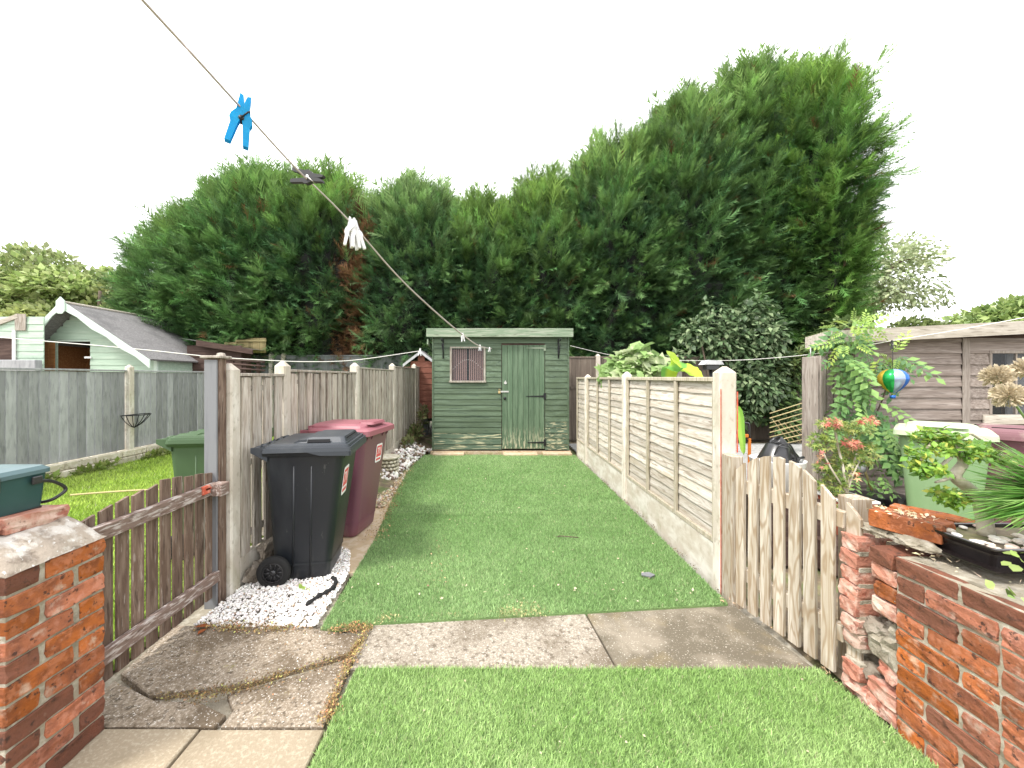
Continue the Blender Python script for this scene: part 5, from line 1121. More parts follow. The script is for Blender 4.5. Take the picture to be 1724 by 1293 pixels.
# balloon spinner
sc_ = at(1503,640,4.2); bl = thing('balloon_spinner', 'shiny blue green and gold balloon-shaped spinner hanging by the right-hand shed', 'garden ornament', sc_, rz=R(-45))
cols_ = {'gold': (.55,.38,.05), 'green': (.02,.30,.07), 'silver': (.30,.36,.50), 'blue': (.03,.14,.50)}
for k, v in cols_.items(): M['foil_'+k] = mat('foil_'+k, v, rough=.25, bump=0, rnd=0, metal=.55)
prof = [(0,.125),(.05,.118),(.09,.095),(.118,.055),(.125,.01),(.112,-.035),(.08,-.085),(.045,-.12),(.03,-.135),(0,-.135)]
order = ['blue','silver','green','gold','blue','silver','green','gold']
for k in range(8):
    mb = MB(); vs = []; fs = []; m_ = 5
    for r0, z in prof:
        for j in range(m_+1):
            a = R(-90+20)-(-1)*0+R(45)*(k+j/m_)*-1+R(75); bul = 1+.06*math.sin(math.pi*j/m_)
            vs.append((r0*bul*math.cos(a), r0*bul*math.sin(a), z))
    for i in range(len(prof)-1):
        for j in range(m_): fs.append((i*(m_+1)+j, i*(m_+1)+j+1, (i+1)*(m_+1)+j+1, (i+1)*(m_+1)+j))
    mb.add(vs, fs, True).local('gore', M['foil_'+order[k]], bl)
MB().tube([(0,0,.12),(0,0,.33)], .003, 5).local('string', M['iron'], bl)
MB().lathe([(0,-.20),(.022,-.20),(.026,-.165),(0,-.165)], (0,0,0), 10).tube([(.02,0,-.17),(.03,0,-.135)], .002, 4).tube([(-.02,0,-.17),(-.03,0,-.135)], .002, 4).local('basket', M['foil_blue'], bl)
# solar lamp on the far side of the right post
c_ = at(1203,612,3.0); sl = thing('solar_lamp', 'small black-roofed solar lamp just behind the tall right concrete post', 'lamp', (c_.x,3.05,c_.z))
MB().prism([(-.075,-.008),(.075,-.008),(.055,.022),(-.045,.028)], 'y', -.05, .05).local('lamp_roof', M['slate_paint'], sl); MB().box(-.05,.05,-.035,.035,-.05,-.01,bev=.004).local('lamp_body', M['black_plastic'], sl); MB().tube([(0,0,-.05),(0,0,-1.55)], .012, 6).local('stake', M['black_plastic'], sl)
# yellow hose/line on the lawn
tag(MB().tube(smoothline([at(90,822,6.0)*1 if False else Vector((-5.2,4.75,.05)),Vector((-4.6,4.9,.06)),Vector((-3.9,5.05,.05)),Vector((-3.0,5.4,.05)),Vector((-2.4,5.6,.05))],4), .012, 6).build('yellow_line', M['orange_metal'] if False else M['bamboo'], origin=(-4,5,.05)), 'yellow cord lying across the neighbouring lawn', 'cord')
# ============================================================ CONIFER HEDGE
def conifer(label, X, Y, H, Rx, Ry, n, base, tip, top='round', seed=0, brown=None, zb=.3, spike=.6, wide=0.0):
    """trunk plus a crown of feathery sprays laid over an uneven hull"""
    g = np.random.default_rng(100+seed)
    t = thing('conifer_tree', label, 'tree', (X,Y,0), 'conifers in the tall hedge')
    def rad(zn):
        zn = np.clip(zn, 0, 1); return (1-zn**5.5)**.55*(.84+.16*np.sin(np.pi*np.clip(zn*1.1,0,1)))*(1+wide*zn)
    def hullpt(th, zn, dpt):
        lum = .10*np.sin(th*3+zn*9+seed)+.11*np.sin(th*7-zn*17+seed*2)+.13*np.sin(th*13+zn*31+seed)*np.sin(th*5-zn*23)+.12*np.sin(th*19-zn*43+seed*3)*np.sin(zn*37+seed)
        r = rad(zn)*(1+lum*.75)*dpt
        return np.stack([X+np.cos(th)*Rx*r, Y+np.sin(th)*Ry*r, zb+(H-zb)*zn], 1), lum
    # sprays face the garden far more than the back
    front = g.random(n) < .80
    th = np.where(front, g.uniform(-np.pi*1.03, np.pi*.03, n), g.uniform(0, 2*np.pi, n))
    zn = 1-(1-g.random(n)**.93)*1.0
    # more up top
    zn = np.clip(zn+g.normal(0,.01,n), 0, .995)
    dpt = 1-np.abs(g.normal(0,.07,n))+.05*g.random(n)*(zn > .8)
    p, lum = hullpt(th, zn, dpt)
    out = np.stack([np.cos(th)/Rx*1.4, np.sin(th)/Ry*1.4, np.zeros(n)], 1); out = norm(out)
    up = .15+1.3*zn**4
    d = out*(1.0-.45*zn[:,None]**4)+np.array([0,0,1])*up[:,None]+g.normal(0,.38,(n,3)); 
    d[:,2] += -.28*(zn < .7)*g.random(n)
    ups = norm(np.array([0,0,1.])+g.normal(0,.45,(n,3))+out*.5)
    sc = (.35+.27*g.random(n))*(1+.25*zn)
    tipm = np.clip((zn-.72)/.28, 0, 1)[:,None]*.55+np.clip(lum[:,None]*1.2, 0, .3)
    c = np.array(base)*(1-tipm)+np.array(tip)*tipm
    c = c*(1+.55*g.uniform(-.8,1.1,(n,1)))*(1+.12*g.uniform(-1,1,(n,3)))*(.75+.5*np.clip(.5+lum[:,None]*2.2,0,1))  # hull hollows coloured darker and bulges lighter: shade put into the spray colour
    if brown is not None:
        bx, bw, z0, z1 = brown; q = (np.abs(p[:,0]-bx-.10*np.sin(p[:,2]*2.3)) < bw*(1+.4*np.sin(p[:,2]*3+1))) & (p[:,2] > z0) & (p[:,2] < z1) & (p[:,1] < Y) & (g.random(n) < .85)
        c[q] = np.array([.22,.12,.065])*(1+.7*g.uniform(-.8,1,(q.sum(),1))); p[q,1] += .10
    dead = g.random(n) < .012; c[dead] = np.array([.16,.09,.04])
    # leafy plumes standing out of the hull: they break the outline
    K = int(170*(H/8)); thp = np.where(g.random(K) < .8, g.uniform(-np.pi, 0, K), g.uniform(0, 2*np.pi, K)); znp = np.clip(.12+.88*g.random(K)**.75, 0, .985)
    bp_, lp0 = hullpt(thp, znp, np.full(K,.93)); ax_ = np.stack([np.cos(thp), np.sin(thp)*.9, np.zeros(K)], 1)*(1-.75*znp[:,None]**5)+np.array([0,0,1])*(.10+1.6*znp[:,None]**5)+g.normal(0,.26,(K,3)); ax_ = norm(ax_)
    Lp = (.22+.50*g.random(K))*(1+.5*znp**3); Q = 30; tt = g.random((K,Q))**.8; rd = norm(g.normal(size=(K*Q,3))).reshape(K,Q,3)
    pp_ = (bp_[:,None,:]+ax_[:,None,:]*(Lp[:,None]*tt)[:,:,None]+rd*.05).reshape(-1,3)
    dd_ = (ax_[:,None,:]*1.0+rd*(.75-.35*tt[:,:,None])).reshape(-1,3); uu_ = norm(np.array([0,0,1.])+g.normal(0,.5,(K*Q,3)))
    ss_ = ((.22+.22*g.random((K,Q)))*(1.15-.5*tt)*(.8+.5*Lp[:,None])).reshape(-1)
    tz = np.clip((znp-.55)/.45, 0, 1)[:,None]*.50+.30; cp = (np.array(base)*(1-tz)+np.array(tip)*tz)*(1+.45*g.uniform(-1,1,(K,1))); cc_ = (np.repeat(cp[:,None,:], Q, 1)*(1+.45*g.uniform(-1,1,(K,Q,1)))*(.65+.6*tt[:,:,None])).reshape(-1,3)  # new tips lighter, inner ends darker; shade contrast is in the plume colour too
    if brown is not None:
        q = (np.abs(pp_[:,0]-brown[0]) < brown[1]*1.1) & (pp_[:,2] > brown[2]) & (pp_[:,2] < brown[3]) & (pp_[:,1] < Y)
        keep = ~q | (g.random(len(q)) < .35); cc_[q] = np.array([.24,.13,.07])*(1+.5*g.uniform(-1,1,(q.sum(),1)))
        pp_, dd_, uu_, ss_, cc_ = pp_[keep], dd_[keep], uu_[keep], ss_[keep], cc_[keep]
    p, d, ups, sc, c = np.concatenate([p,pp_]), np.concatenate([d,dd_]), np.concatenate([ups,uu_]), np.concatenate([sc,ss_]), np.concatenate([c,cc_])
    # wispy leaders at the top
    m = int(n*.035*spike); th2 = g.uniform(0, 2*np.pi, m); zn2 = .82+.175*g.random(m); p2, _ = hullpt(th2, zn2, np.full(m,.9))
    d2 = np.stack([np.cos(th2)*.45, np.sin(th2)*.45, np.ones(m)*1.2], 1)+g.normal(0,.25,(m,3)); ups2 = norm(g.normal(0,1,(m,3)))
    c2 = np.array(tip)*(1+.3*g.uniform(-1,1,(m,1)))*.9; s2 = .6+.6*g.random(m)
    # near-black shell for dead inner growth: closes the middle, gap shade in its colour
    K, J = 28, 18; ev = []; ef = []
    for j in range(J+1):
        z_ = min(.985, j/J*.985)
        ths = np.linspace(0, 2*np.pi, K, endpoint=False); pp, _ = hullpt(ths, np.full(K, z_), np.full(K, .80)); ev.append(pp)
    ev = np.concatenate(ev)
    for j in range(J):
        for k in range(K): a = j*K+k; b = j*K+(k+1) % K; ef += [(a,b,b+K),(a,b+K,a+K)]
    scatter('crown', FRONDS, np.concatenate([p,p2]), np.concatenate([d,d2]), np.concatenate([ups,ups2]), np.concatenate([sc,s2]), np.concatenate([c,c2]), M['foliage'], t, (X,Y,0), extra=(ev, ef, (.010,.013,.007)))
    MB().tube([(X,Y,-.1),(X+.05,Y,H*.35),(X,Y+.04,H*.8)], [.19,.14,.05], 9).build('trunk', M['bark'], t)
    return t
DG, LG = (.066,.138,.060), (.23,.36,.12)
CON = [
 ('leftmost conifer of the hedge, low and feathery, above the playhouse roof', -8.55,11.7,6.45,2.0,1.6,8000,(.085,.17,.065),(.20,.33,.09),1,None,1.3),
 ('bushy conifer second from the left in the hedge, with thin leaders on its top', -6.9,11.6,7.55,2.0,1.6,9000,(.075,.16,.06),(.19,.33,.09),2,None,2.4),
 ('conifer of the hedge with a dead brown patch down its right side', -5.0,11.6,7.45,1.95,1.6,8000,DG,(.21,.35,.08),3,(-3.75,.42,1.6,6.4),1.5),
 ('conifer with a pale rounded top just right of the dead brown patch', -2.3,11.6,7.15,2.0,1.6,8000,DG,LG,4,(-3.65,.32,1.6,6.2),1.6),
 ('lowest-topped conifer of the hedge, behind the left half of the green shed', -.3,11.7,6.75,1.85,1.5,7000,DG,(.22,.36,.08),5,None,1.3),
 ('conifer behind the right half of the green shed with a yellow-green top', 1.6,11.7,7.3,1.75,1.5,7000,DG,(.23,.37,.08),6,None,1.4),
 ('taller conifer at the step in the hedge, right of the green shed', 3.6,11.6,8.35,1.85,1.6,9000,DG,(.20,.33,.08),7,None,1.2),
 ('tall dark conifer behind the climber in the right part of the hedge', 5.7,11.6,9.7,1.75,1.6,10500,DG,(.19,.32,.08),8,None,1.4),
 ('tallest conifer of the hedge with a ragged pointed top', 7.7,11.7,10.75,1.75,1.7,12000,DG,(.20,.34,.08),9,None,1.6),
 ('rightmost conifer of the hedge, brighter green than the rest', 8.6,11.7,10.25,.66,1.7,11000,(.085,.18,.05),(.27,.44,.09),10,None,1.8)]
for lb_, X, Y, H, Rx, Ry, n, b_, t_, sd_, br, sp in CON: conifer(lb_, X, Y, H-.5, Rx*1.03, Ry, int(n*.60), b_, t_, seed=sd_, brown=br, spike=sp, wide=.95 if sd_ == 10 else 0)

# ============================================================ BROADLEAF TREES
def leaftree(name, label, X, Y, H, Rx, Rz, n, cols, lsize, seed, lobes=9, trunk='bark', drop=0, zc=None, tm=None, density=1, twigs=20):
    g = np.random.default_rng(seed); t = thing(name, label, 'tree', (X,Y,0)); zc = zc or H-Rz
    cs = []; 
    for i in range(lobes):
        a = g.uniform(0,2*np.pi); e = g.uniform(-.5,1); r = g.uniform(.35,.8)
        cs.append((X+Rx*r*math.cos(a)*math.cos(e), Y+Rx*.8*r*math.sin(a)*math.cos(e), zc+Rz*r*math.sin(e), g.uniform(.30,.5)))
    P_ = []; Lc = []
    for i, (cx, cy, cz, s_) in enumerate(cs):
        k = int(n/lobes); q = norm(g.normal(size=(k,3)))*(g.random((k,1))**.33); q[:,2] = np.abs(q[:,2])*.9-.25
        P_.append(np.array([cx,cy,cz])+q*np.array([Rx*s_*1.25, Rx*s_, Rz*s_*1.15])); Lc.append(np.full(k, g.uniform(.8,1.25)))
    p = np.concatenate(P_); lc = np.concatenate(Lc)[:,None]; k = len(p)
    d = norm(p-np.array([X,Y,zc]))+g.normal(0,.6,(k,3)); d[:,2] -= drop
    ups = norm(np.array([0,0,1.])+g.normal(0,.5,(k,3)))
    ci = g.integers(0, len(cols), k); c = np.array(cols)[ci]*lc*(1+.25*g.uniform(-1,1,(k,1)))
    scatter('crown', tm or [LEAF2], p, d, ups, lsize*(.6+.8*g.random(k)), c, M['leafy'], t, (X,Y,0))
    tk = MB().tube(smoothline([(X,Y,-.2),(X+.1,Y,zc*.5),(X-.05,Y,zc),(X,Y,zc+Rz*.6)],4), [.16*(1-.055*i) for i in range(13)], 8)
    for cx, cy, cz, s_ in cs: tk.tube(smoothline([(X,Y,zc*.75),(X*.5+cx*.5,Y*.5+cy*.5,zc*.3+cz*.7),(cx,cy,cz)],4), [.07*(1-.09*i) for i in range(9)], 5)
    tk.build('trunk', M[trunk], t); return t
YG = [(.35,.44,.16),(.43,.50,.23),(.25,.34,.12),(.33,.37,.18)]  # leaf greens lightened so that distance haze sits in the colour
leaftree('broadleaf_tree', 'yellow-green tree far left, behind the pale green store', -25.2,19.5,7.6,4.6,3.6,21000,YG,.30,31,16)
leaftree('broadleaf_tree', 'yellow-green tree behind the playhouse, meeting the conifer hedge', -20.3,19.0,7.6,4.0,3.6,20000,YG,.28,32,15)
leaftree('broadleaf_tree', 'brownish green low tree behind the ridge of the playhouse', -17.3,17.0,6.5,2.9,3.0,12000,[(.34,.38,.14),(.26,.30,.12)],.26,33,9)
BG_ = [(.31,.37,.20),(.40,.44,.27),(.24,.30,.15)]
leaftree('birch_tree', 'airy pale birch with drooping twigs right of the conifer hedge', 16.1,16.5,8.9,2.3,3.5,9500,BG_,.17,34,20,drop=.6)
leaftree('broadleaf_tree', 'low loose bush below the birch, above the brown shed roof', 15.7,15.5,4.0,2.3,1.4,4200,[(.22,.28,.10),(.16,.21,.08)],.19,35,9)
leaftree('broadleaf_tree', 'rounded green tree above the roof at the right edge', 29.5,22.0,7.0,4.3,3.2,14000,[(.28,.38,.12),(.36,.45,.17),(.20,.29,.10)],.34,36,12)
y_ = at(4,520,9.4); lf2 = leaftree('shrub', 'small bright yellow shrub peeping over the pale green store', y_.x,9.4,3.05,.35,.35,500,[(.55,.55,.05)],.13,37,3)

# ============================================================ CLIMBERS AND GARDEN PLANTS
def tuft(name, label, cat, centres, n, leaves, size, cols, mt='leafy', droop=.3, outw=.8, origin=None, seed=50, stems=None, stemmat='bark', updown=0, sizes=None, group=None, upv=(0,-.5,1.)):
    g = np.random.default_rng(seed); t = thing(name, label, cat, origin if origin is not None else centres[0][:3], group)
    tot = sum(c[6] if len(c) > 6 else 1 for c in centres); P_ = []; D_ = []
    for c in centres:
        k = int(n*(c[6] if len(c) > 6 else 1)/tot); q = norm(g.normal(size=(k,3)))*(g.random((k,1))**.4)
        P_.append(np.array(c[:3])+q*np.array(c[3:6])); D_.append(q*outw+g.normal(0,.4,(k,3))+np.array([0,-.15,-droop+updown]))
    p = np.concatenate(P_); d = np.concatenate(D_); k = len(p); ups = norm(np.array(upv)+g.normal(0,.35,(k,3)))
    ci = g.integers(0, len(cols), k); c = np.array(cols)[ci]*(1+.28*g.uniform(-1,1,(k,1)))
    scatter('foliage', leaves, p, d, ups, size*(.65+.7*g.random(k)), c, M[mt], t, tuple(wloc(t)))
    if stems:
        for s_ in stems: MB().tube(smoothline(s_[0],5), s_[1], 6).build('stem', M[stemmat], t)
    return t
LF = [leaf(.55,.12,.2,2), leaf(.5,.1,.3,2)]
def C(px, py, Y, rx, ry, rz, w=1): a = at(px,py,Y); return (a.x,a.y,a.z,rx,ry,rz,w)
GG = [(.15,.23,.11),(.09,.15,.07),(.27,.35,.19),(.07,.11,.05)]
tuft('climber', 'pale greyish climber heaped over the brown back fence in front of the hedge', 'climbing plant',
     [C(1250,545,9.1,.45,.35,.45,2),C(1222,580,9.0,.6,.35,.5,2.6),C(1262,600,8.9,.5,.3,.5,2.6),C(1180,560,9.0,.4,.3,.4,1),C(1290,570,8.8,.35,.3,.5,1.5),C(1275,650,8.7,.55,.3,.5,2),C(1140,605,8.9,.35,.3,.2,.5),C(1200,520,9.2,.3,.2,.3,.3),C(1150,565,9.3,.25,.15,.2,.3),C(1315,560,9.0,.2,.15,.3,.3),C(1275,507,9.2,.15,.15,.25,.25),C(1290,525,9.1,.25,.2,.25,.4),C(1300,620,8.9,.4,.25,.6,1.2),C(1250,690,8.8,.4,.2,.3,1)], 3900, LF, .155, GG, seed=51, stems=[([(5.4,9.0,0),(5.5,8.95,1.2),(5.3,8.9,2.4)],.03),([(5.4,9.0,0),(5.0,8.9,1.4),(4.8,8.9,2.3)],.02)])
tuft('climber', 'dark green creeper hanging down the brown back fence behind the trellis', 'climbing plant',
     [C(1262,680,8.9,.5,.15,.25,2),C(1310,690,8.8,.5,.15,.4,2),C(1340,650,8.9,.35,.12,.4,1),C(1325,720,8.7,.3,.1,.3,1)], 1500, LF, .15, [(.08,.14,.05),(.14,.22,.07),(.06,.10,.04)], seed=52)
tuft('climber', 'thin tangle of fading leaves hanging at the right foot of the hedge', 'climbing plant',
     [C(1385,590,8.9,.5,.3,.5,1),C(1330,610,9.0,.5,.3,.3,1),C(1420,560,8.8,.5,.3,.35,1)], 1300, LF, .14, [(.12,.18,.07),(.2,.26,.09)], seed=53)
# wisteria with long pinnate leaves
WG = [(.19,.34,.12),(.26,.42,.13),(.13,.26,.10)]
wis = [C(1435,565,4.5,.20,.12,.14,1.6),C(1420,610,4.45,.16,.12,.14,1.4),C(1440,650,4.45,.18,.12,.18,1.7),C(1425,700,4.4,.20,.12,.18,1.8),C(1465,720,4.35,.25,.12,.12,1.3),C(1495,600,4.4,.20,.10,.10,1.2),C(1490,745,4.35,.22,.1,.10,1.0),C(1480,690,4.4,.15,.1,.14,.8),C(1525,610,4.4,.10,.08,.10,.4)]
tuft('wisteria', 'wisteria with long drooping pinnate leaves climbing the corner of the brown shed', 'climbing plant', [tuple(c[:3])+(c[3]*.72,c[4],c[5],c[6]) for c in wis], 105, [PINN, pinnate(4,.6), pinnate(5,.5)], .34, WG, droop=.95, outw=.5, upv=(-.1,-1.2,.35), seed=54,
     stems=[([at(1465,790,4.6),at(1455,720,4.6),at(1440,640,4.6),at(1435,560,4.6)],.018),([at(1465,720,4.55),at(1490,660,4.5),at(1500,600,4.5)],.009)])
tuft('wisteria', 'bright yellow-green young wisteria leaves spilling over the shed roof corner', 'climbing plant', [C(1440,552,4.4,.22,.12,.07,1),C(1425,575,4.4,.14,.1,.08,.6),C(1500,598,4.3,.14,.08,.05,.5)], 34, [pinnate(5,.42)], .22, [(.42,.55,.12),(.34,.50,.12)], droop=.1, outw=.9, seed=55)
# japanese maple
tuft('japanese_maple', 'small japanese maple with green and red star leaves in the square pot', 'maple',
     [C(1405,790,3.2,.14,.12,.10,2),C(1380,745,3.2,.10,.1,.08,1),C(1440,760,3.2,.18,.12,.12,2.5),C(1400,715,3.2,.10,.1,.05,.8),C(1440,720,3.2,.14,.1,.06,1),C(1400,820,3.15,.12,.1,.08,1.2)], 850, [MAPLE], .042, [(.28,.36,.08),(.20,.30,.07),(.36,.38,.12),(.15,.24,.06)], droop=.2, seed=56, origin=(ptc.x,3.1,ptc.z),
     stems=[([at(1424,830,3.1),at(1420,790,3.15),at(1410,750,3.2),at(1405,715,3.2)],.010),([at(1424,825,3.1),at(1438,780,3.15),at(1445,740,3.2)],.008),([at(1424,828,3.1),at(1400,790,3.1),at(1385,760,3.2)],.007),([at(1426,832,3.1),at(1436,800,3.1),at(1450,770,3.15)],.006)], stemmat='bark_pale')
tuft('japanese_maple', 'coral red tip leaves on the japanese maple by the brown shed', 'maple',
     [C(1405,712,3.12,.07,.06,.03,1.4),C(1440,750,3.1,.05,.05,.03,1),C(1462,708,3.1,.07,.05,.03,1),C(1430,745,3.1,.05,.05,.03,.7),C(1385,770,3.05,.05,.05,.08,.4),C(1445,800,3.05,.03,.03,.03,.2)], 150, [MAPLE], .036, [(.58,.15,.12),(.66,.28,.20),(.60,.38,.22)], droop=.2, seed=57)
tuft('wisteria', 'thin lower wisteria shoots in front of the lower shed boards', 'climbing plant', [C(1500,770,4.2,.14,.06,.10,1),C(1440,800,4.2,.1,.06,.08,.4),C(1475,800,4.2,.12,.06,.04,.4)], 18, [PINN], .26, [(.14,.25,.08),(.2,.34,.1)], droop=.5, seed=63)
# plants above the right fence
tuft('fig_shrub', 'shrub with pale lobed leaves showing above the panel fence', 'shrub',
     [C(1045,610,5.9,.20,.2,.12,1.5),C(1075,600,5.8,.22,.2,.14,2),C(1110,618,5.7,.16,.2,.12,1.3),C(1065,625,5.75,.3,.2,.12,2),C(1022,632,5.8,.1,.12,.12,.7)], 330, [LOBED, LOBED, leaf(.6,.1,.3,3)], .155, [(.45,.56,.28),(.33,.48,.18),(.26,.40,.14),(.55,.62,.38)], droop=.45, seed=58,
     stems=[([(2.2,5.8,0),(2.15,5.8,.9),(2.2,5.8,1.7)],.02),([(2.2,5.8,0),(2.4,5.8,.9),(2.35,5.8,1.6)],.018)])
bt = thing('banana_plant', 'banana plant with broad folded lime leaves behind the panel fence', 'plant', (2.05,4.3,0))
def bigleaf(pts, wd, nrm, col2, nm='leaf'):
    P_ = smoothline(pts, 6); n = len(P_); vs = []; fs = []; cc = []
    for i, p in enumerate(P_):
        t = i/(n-1); d = (P_[min(i+1,n-1)]-P_[max(i-1,0)]).normalized(); s_ = d.cross(Vector(nrm)).normalized(); w_ = wd*math.sin(math.pi*min(1,t*.85+.13))**.6*(1 if i < n-1 else .05); up_ = Vector(nrm)*w_*.28
        for j, k in enumerate((-1,-.5,0,.5,1)): vs.append(p+s_*w_*k+up_*abs(k)+Vector((0,0,.008*math.sin(i*1.7+k*3)*abs(k)))); cc.append(np.array(col2[0])*(1-abs(k)*.0)+(0 if k < 0 else 1)*(np.array(col2[1])-np.array(col2[0])))
    for i in range(n-1):
        for j in range(4): a = i*5+j; fs += [(a,a+1,a+6),(a,a+6,a+5)]
    me = npmesh(nm, np.array([tuple(v-wloc(bt)) for v in vs]), np.array(fs).ravel(), 3, np.array(cc)); me.materials.append(M['leafy'])
    for p in me.polygons: p.use_smooth = True
    o = link(nm, me, bt, wloc(bt)); return o
bigleaf([at(1122,640,4.3),at(1128,615,4.25),at(1136,607,4.1),at(1146,620,3.9)], .13, (.25,-.9,.5), ((.17,.42,.08),(.45,.62,.06)))
bigleaf([at(1135,625,4.25),at(1150,622,4.2),at(1168,630,4.1),at(1182,640,4.05)], .10, (0,-.6,.9), ((.48,.64,.05),(.40,.58,.05)))
bigleaf([at(1210,680,3.3),at(1240,690,3.2),at(1247,725,3.15),at(1252,766,3.1)], .032, (-.5,-.9,.2), ((.20,.42,.06),(.34,.56,.08)))
MB().tube([(2.05,4.3,-.05),(2.02,4.28,1.3)], [.06,.035], 8).build('stem', M['bamboo'], bt)
# ivy and weeds at the far left fence
tuft('weeds', 'tangle of straggly weeds in the corner between the left fence and the green shed', 'weeds', [C(700,730,8.2,.12,.5,.14,2),C(712,700,8.6,.08,.3,.2,1),C(690,745,7.6,.10,.4,.08,1)], 700, [LEAF2,BLADE3], .10, [(.12,.16,.05),(.22,.24,.10),(.16,.12,.07)], 'leafy', seed=59, updown=.9)
tuft('weeds', 'bright green leafy clump just right of the pale gate among the pots', 'plant', [C(1430,858,2.45,.10,.1,.05,1)], 60, [LEAF2], .05, [(.2,.3,.08)], seed=60)
# yellow tinted garden growth at the left end of the lawn edge
tuft('weeds', 'weeds along the stone blocks under the slate-grey fence', 'weeds', [(-6.25,y0,.05,.06,.35,.05,1) for y0 in (4.2,5.2,6.1,7.2,8.1)], 700, [BLADE3,LEAF2], .10, [(.2,.28,.06),(.3,.34,.12)], 'leafy', seed=61, updown=1.0)

# ============================================================ BONSAI TRAY AND WALL-TOP PLANTS
bo = thing('bonsai', 'bonsai tree with a twisted pale trunk in a long black tray on the wall', 'bonsai', (1.98,1.52,.78))
TX0, TX1, TY0, TY1 = 1.815, 2.32, 1.395, 1.66
tcx, tcy = (TX0+TX1)/2, (TY0+TY1)/2; hx, hy = (TX1-TX0)/2, (TY1-TY0)/2
MB().loft([rrect(hx-.03,hy-.03,.012,2,tcx,tcy,.800), rrect(hx-.012,hy-.012,.012,2,tcx,tcy,.850), rrect(hx,hy,.012,2,tcx,tcy,.868), rrect(hx,hy,.012,2,tcx,tcy,.874), rrect(hx-.014,hy-.014,.010,2,tcx,tcy,.874), rrect(hx-.016,hy-.016,.010,2,tcx,tcy,.856)], smooth=False).build('tray', M['glazed'], bo)
MB().loft([rrect(hx-.01,hy-.01,.012,2,tcx,tcy,.784), rrect(hx+.012,hy+.012,.012,2,tcx,tcy,.796), rrect(hx+.012,hy+.012,.012,2,tcx,tcy,.800)], smooth=False).build('drip_tray', M['glazed'], bo)
MB().loft([rrect(hx-.016,hy-.016,.010,2,tcx,tcy,.853), rrect(hx-.016,hy-.016,.010,2,tcx,tcy,.860)], smooth=False).build('compost', M['soil'], bo)
PB = []
for k in range(5):
    v, f = ICOS[k]; bm = bmesh.new(); 
    me = MB().add([(x*.9,y*.9,z*.8) for x,y,z in v], f, True).mesh('pebble'); bm.from_mesh(me); bmesh.ops.subdivide_edges(bm, edges=bm.edges[:], cuts=1, use_grid_fill=True, smooth=1.0); bm.to_mesh(me); bm.free()
    for p in me.polygons: p.use_smooth = True
    me.materials.append(mat('white_pebble', [(.70,.66,.60),(.62,.54,.46),(.75,.72,.68),(.55,.42,.36),(.68,.60,.50)][k], rough=.5, bump=.05, rnd=.15)); PB.append(me)
gpb = np.random.default_rng(5)
for k in range(44):
    a = gpb.uniform(TX0+.03, TX0+.30); b = gpb.uniform(TY0+.02, TY1-.02); s_ = gpb.uniform(.022,.042)
    if k < 22: b = gpb.uniform(TY0+.02, TY0+.11)
    if (a-2.0)**2+(b-1.55)**2 < .0025: continue
    link('pebble', PB[int(gpb.integers(0,5))], bo, (a,b,.866+gpb.uniform(0,.01)), rot=(0,0,gpb.uniform(0,6)), sc=(s_*1.3,s_,s_*.75))
T0 = Vector((1.995,1.56,.862))
tr_pts = [T0, at(1640,850,1.56)+Vector((0,0,.0)), at(1618,815,1.55), at(1607,795,1.55), at(1625,772,1.56), at(1603,745,1.55), at(1590,728,1.55)]
tr_pts = [T0, at(1650,845,1.57), at(1628,820,1.56), at(1608,802,1.55), at(1622,778,1.56), at(1612,758,1.55), at(1596,738,1.55), at(1588,722,1.55)]
MB().tube(smoothline(tr_pts,5), [.026-.0005*i for i in range(36)], 10).tube(smoothline([T0+Vector((.01,0,0)), at(1652,846,1.56), at(1648,832,1.55)],3), [.016,.015,.014,.012,.010,.009,.008], 8).build('trunk', M['bark_pale'], bo)
for q in ([at(1610,800,1.55),at(1590,808,1.52),at(1575,812,1.5)], [at(1622,778,1.56),at(1650,760,1.57),at(1690,768,1.6)], [at(1600,742,1.55),at(1570,745,1.53),at(1550,775,1.5)], [at(1590,725,1.55),at(1565,730,1.6),at(1545,745,1.6)], [at(1605,750,1.55),at(1630,730,1.55),at(1650,740,1.55)], [at(1612,758,1.55),at(1580,788,1.5),at(1560,796,1.48)]):
    MB().tube(smoothline(q,4), [.008,.0075,.007,.0065,.006,.0055,.005,.0045,.004], 6).build('branch', M['bark_pale'], bo)
pads = [C(1570,735,1.55,.075,.06,.035,3),C(1600,745,1.53,.07,.06,.035,2.2),C(1625,762,1.55,.07,.06,.032,2),C(1560,790,1.48,.065,.05,.030,2.2),C(1545,765,1.5,.04,.04,.025,1),C(1655,760,1.58,.07,.05,.028,2),C(1690,775,1.6,.06,.05,.025,1.4),C(1590,835,1.52,.045,.04,.028,1.5),C(1610,845,1.5,.035,.03,.02,.8),C(1625,835,1.6,.05,.04,.03,1),C(1582,757,1.5,.05,.05,.02,1)]
g = np.random.default_rng(70); P_ = []; 
tot = sum(c[6] for c in pads)
for c in pads:
    k = int(1250*c[6]/tot); q = norm(g.normal(size=(k,3)))*(g.random((k,1))**.4); P_.append(np.array(c[:3])+q*np.array(c[3:6]))
p = np.concatenate(P_); k = len(p); d = rdir(k)+np.array([-.1,-.1,.25]); ups = norm(np.array([0,-.3,1.])+g.normal(0,.4,(k,3)))
cl = np.array([(.22,.38,.06),(.14,.28,.05),(.34,.48,.08),(.48,.50,.10)])[g.choice(4,k,p=[.35,.35,.22,.08])]*(1+.2*g.uniform(-1,1,(k,1)))
scatter('foliage', [leaf(.62,.12,.2,2)], p, d, ups, .026*(.7+.7*g.random(k)), cl, M['leafy'], bo, tuple(wloc(bo)))
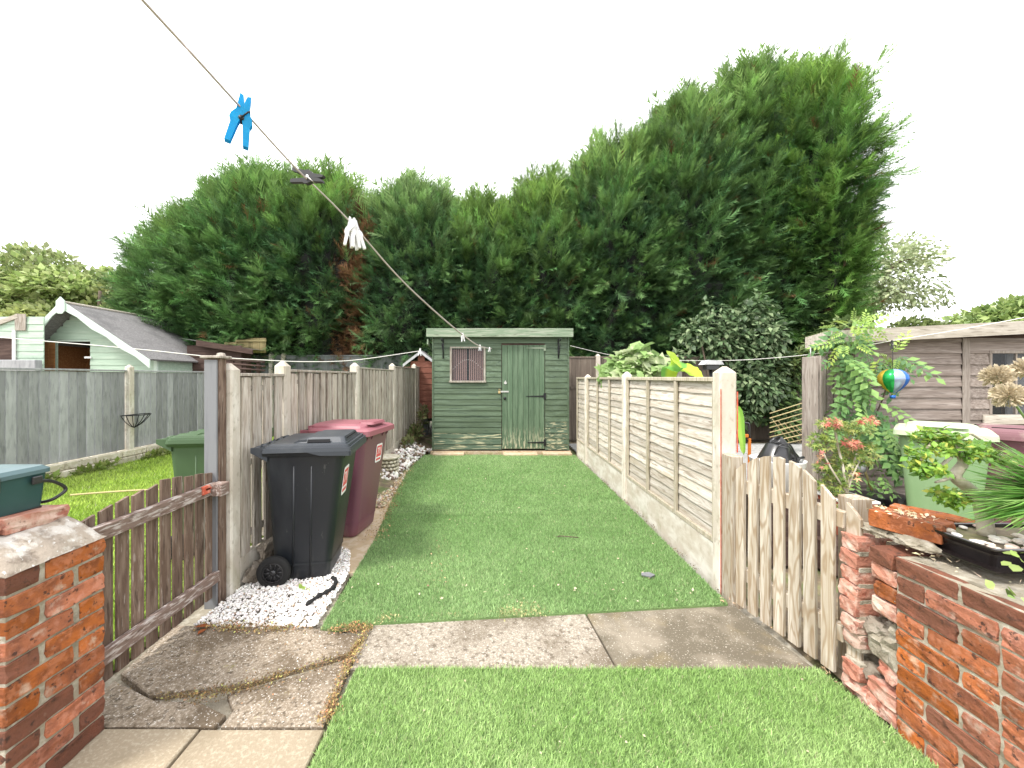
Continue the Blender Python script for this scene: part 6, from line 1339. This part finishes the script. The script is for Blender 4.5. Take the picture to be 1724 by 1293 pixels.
# spiky grass-leaved plant
sg = thing('spiky_plant', 'clump of long glossy green grass-like leaves fanning out at the right edge', 'plant', (2.15,1.42,.77))
g = np.random.default_rng(71); k = 520; a = g.uniform(R(120),R(215),k); el_ = g.uniform(R(-10),R(48),k)
d = np.stack([np.cos(a)*np.cos(el_), np.sin(a)*np.cos(el_)*.5-.10*g.random(k), np.sin(el_)], 1)
bl_t = ([(0,.010,0),(0,-.010,0),(.33,.015,.02),(.33,-.015,.02),(.66,.012,.0),(.66,-.012,.0),(1,0,-.10)], [(0,1,3),(0,3,2),(2,3,5),(2,5,4),(4,5,6)])
pp = np.array([2.13,1.42,1.03])+g.normal(0,.018,(k,3))
scatter('leaves', [bl_t], pp, d, norm(np.array([0,-.2,1.])+g.normal(0,.35,(k,3))), .31*(.6+.5*g.random(k)), np.array([(.18,.38,.08),(.12,.30,.06),(.32,.52,.16)])[g.integers(0,3,k)]*(1+.2*g.uniform(-1,1,(k,1))), M['leafy'], sg, tuple(wloc(sg)))
MB().lathe([(0,.775),(.065,.775),(.085,1.0),(.09,1.01),(.08,1.02),(0,1.015)], (2.15,1.42,0), 20).build('pot', M['glazed'], sg)
# allium heads on long stems
def allium(px, py, Y, rr, label, foot):
    c = at(px,py,Y); t = thing('allium', label, 'flower', foot, 'dried allium heads'); g = np.random.default_rng(int(px))
    k = 620; q = norm(g.normal(size=(k,3))); q = q[(q[:,2] > -.8)]; k = len(q)
    scatter('flower_head', [([(0,.015,0),(0,-.015,0),(.6,.02,.03),(.6,-.02,.03),(.84,.085,.05),(1.0,0,0),(.84,-.085,-.03)], [(0,1,3),(0,3,2),(2,3,6),(2,6,4),(4,6,5)])], np.array(c)+q*rr*.15, q, g.normal(size=(k,3)), rr*(.70+.40*g.random(k)), np.array((.58,.50,.36))*(1+.25*g.uniform(-1,1,(k,1))), M['leafy'], t, foot)
    f = Vector(foot); MB().tube(smoothline([f, f.lerp(c,.5)+Vector((.03,0,.02)), Vector(c)],6), .0035, 5).build('stem', M['grass_stem'], t)
M['grass_stem'] = mat('green_stem', (.16,.26,.08), rough=.5, bump=0, rnd=0)
allium(1678,634,1.45,.041,'dried cream allium head furthest left over the shed window', (2.14,1.40,.88))
allium(1699,667,1.40,.044,'largest dried cream allium head, lower of the pair at the right', (2.13,1.38,.88))
allium(1728,622,1.45,.041,'dried cream allium head cut by the right edge of the picture', (2.18,1.41,.88))
wp = tuft('weeds', 'round-leaved lime green weeds growing from the wall beside the tray', 'weeds', [C(1690,862,1.50,.06,.05,.03,1),C(1716,945,1.28,.03,.03,.035,1.2),C(1700,1000,1.22,.05,.05,.01,.6)], 26, [leaf(.9,.05,.15,3)], .028, [(.26,.38,.08),(.34,.44,.14),(.18,.28,.08)], seed=72)
for (cc_, s_, lb_) in (((1.97,1.20,.778),(.13,.10,.012),'mossy grey-green patch on top of the brick wall'),((2.02,1.30,.785),(.05,.05,.022),'clod of dark soil beside the black tray on the wall')):
    o = lump(None, cc_, s_, M['soil'] if s_[0] < .1 else mat('moss_patch', (.20,.26,.12), [((.3,.33,.2),20,(1,1,1),.5,.65,.6)], bump=1, bsc=90), 31+s_[0]*9, 'moss_patch' if s_[0] > .1 else 'soil_clod'); tag(o, lb_, 'moss' if s_[0] > .1 else 'soil')
q = np.stack([rng.uniform(1.72,2.1,260), rng.uniform(1.15,1.85,260)], 1); litter('leaf_litter', 'dry grass clippings and crumbs on top of the brick wall', 'litter', np.c_[q, np.full(len(q), .775)], .018, vary((.45,.38,.26), len(q), .4), .3)
q = np.stack([rng.normal(1.835,.045,150), rng.normal(1.70,.05,150)], 1); litter('leaf_litter', 'dry clippings lying on the large loose brick', 'litter', np.c_[q, np.full(len(q), .896)], .018, vary((.62,.52,.34), len(q), .3), .25)
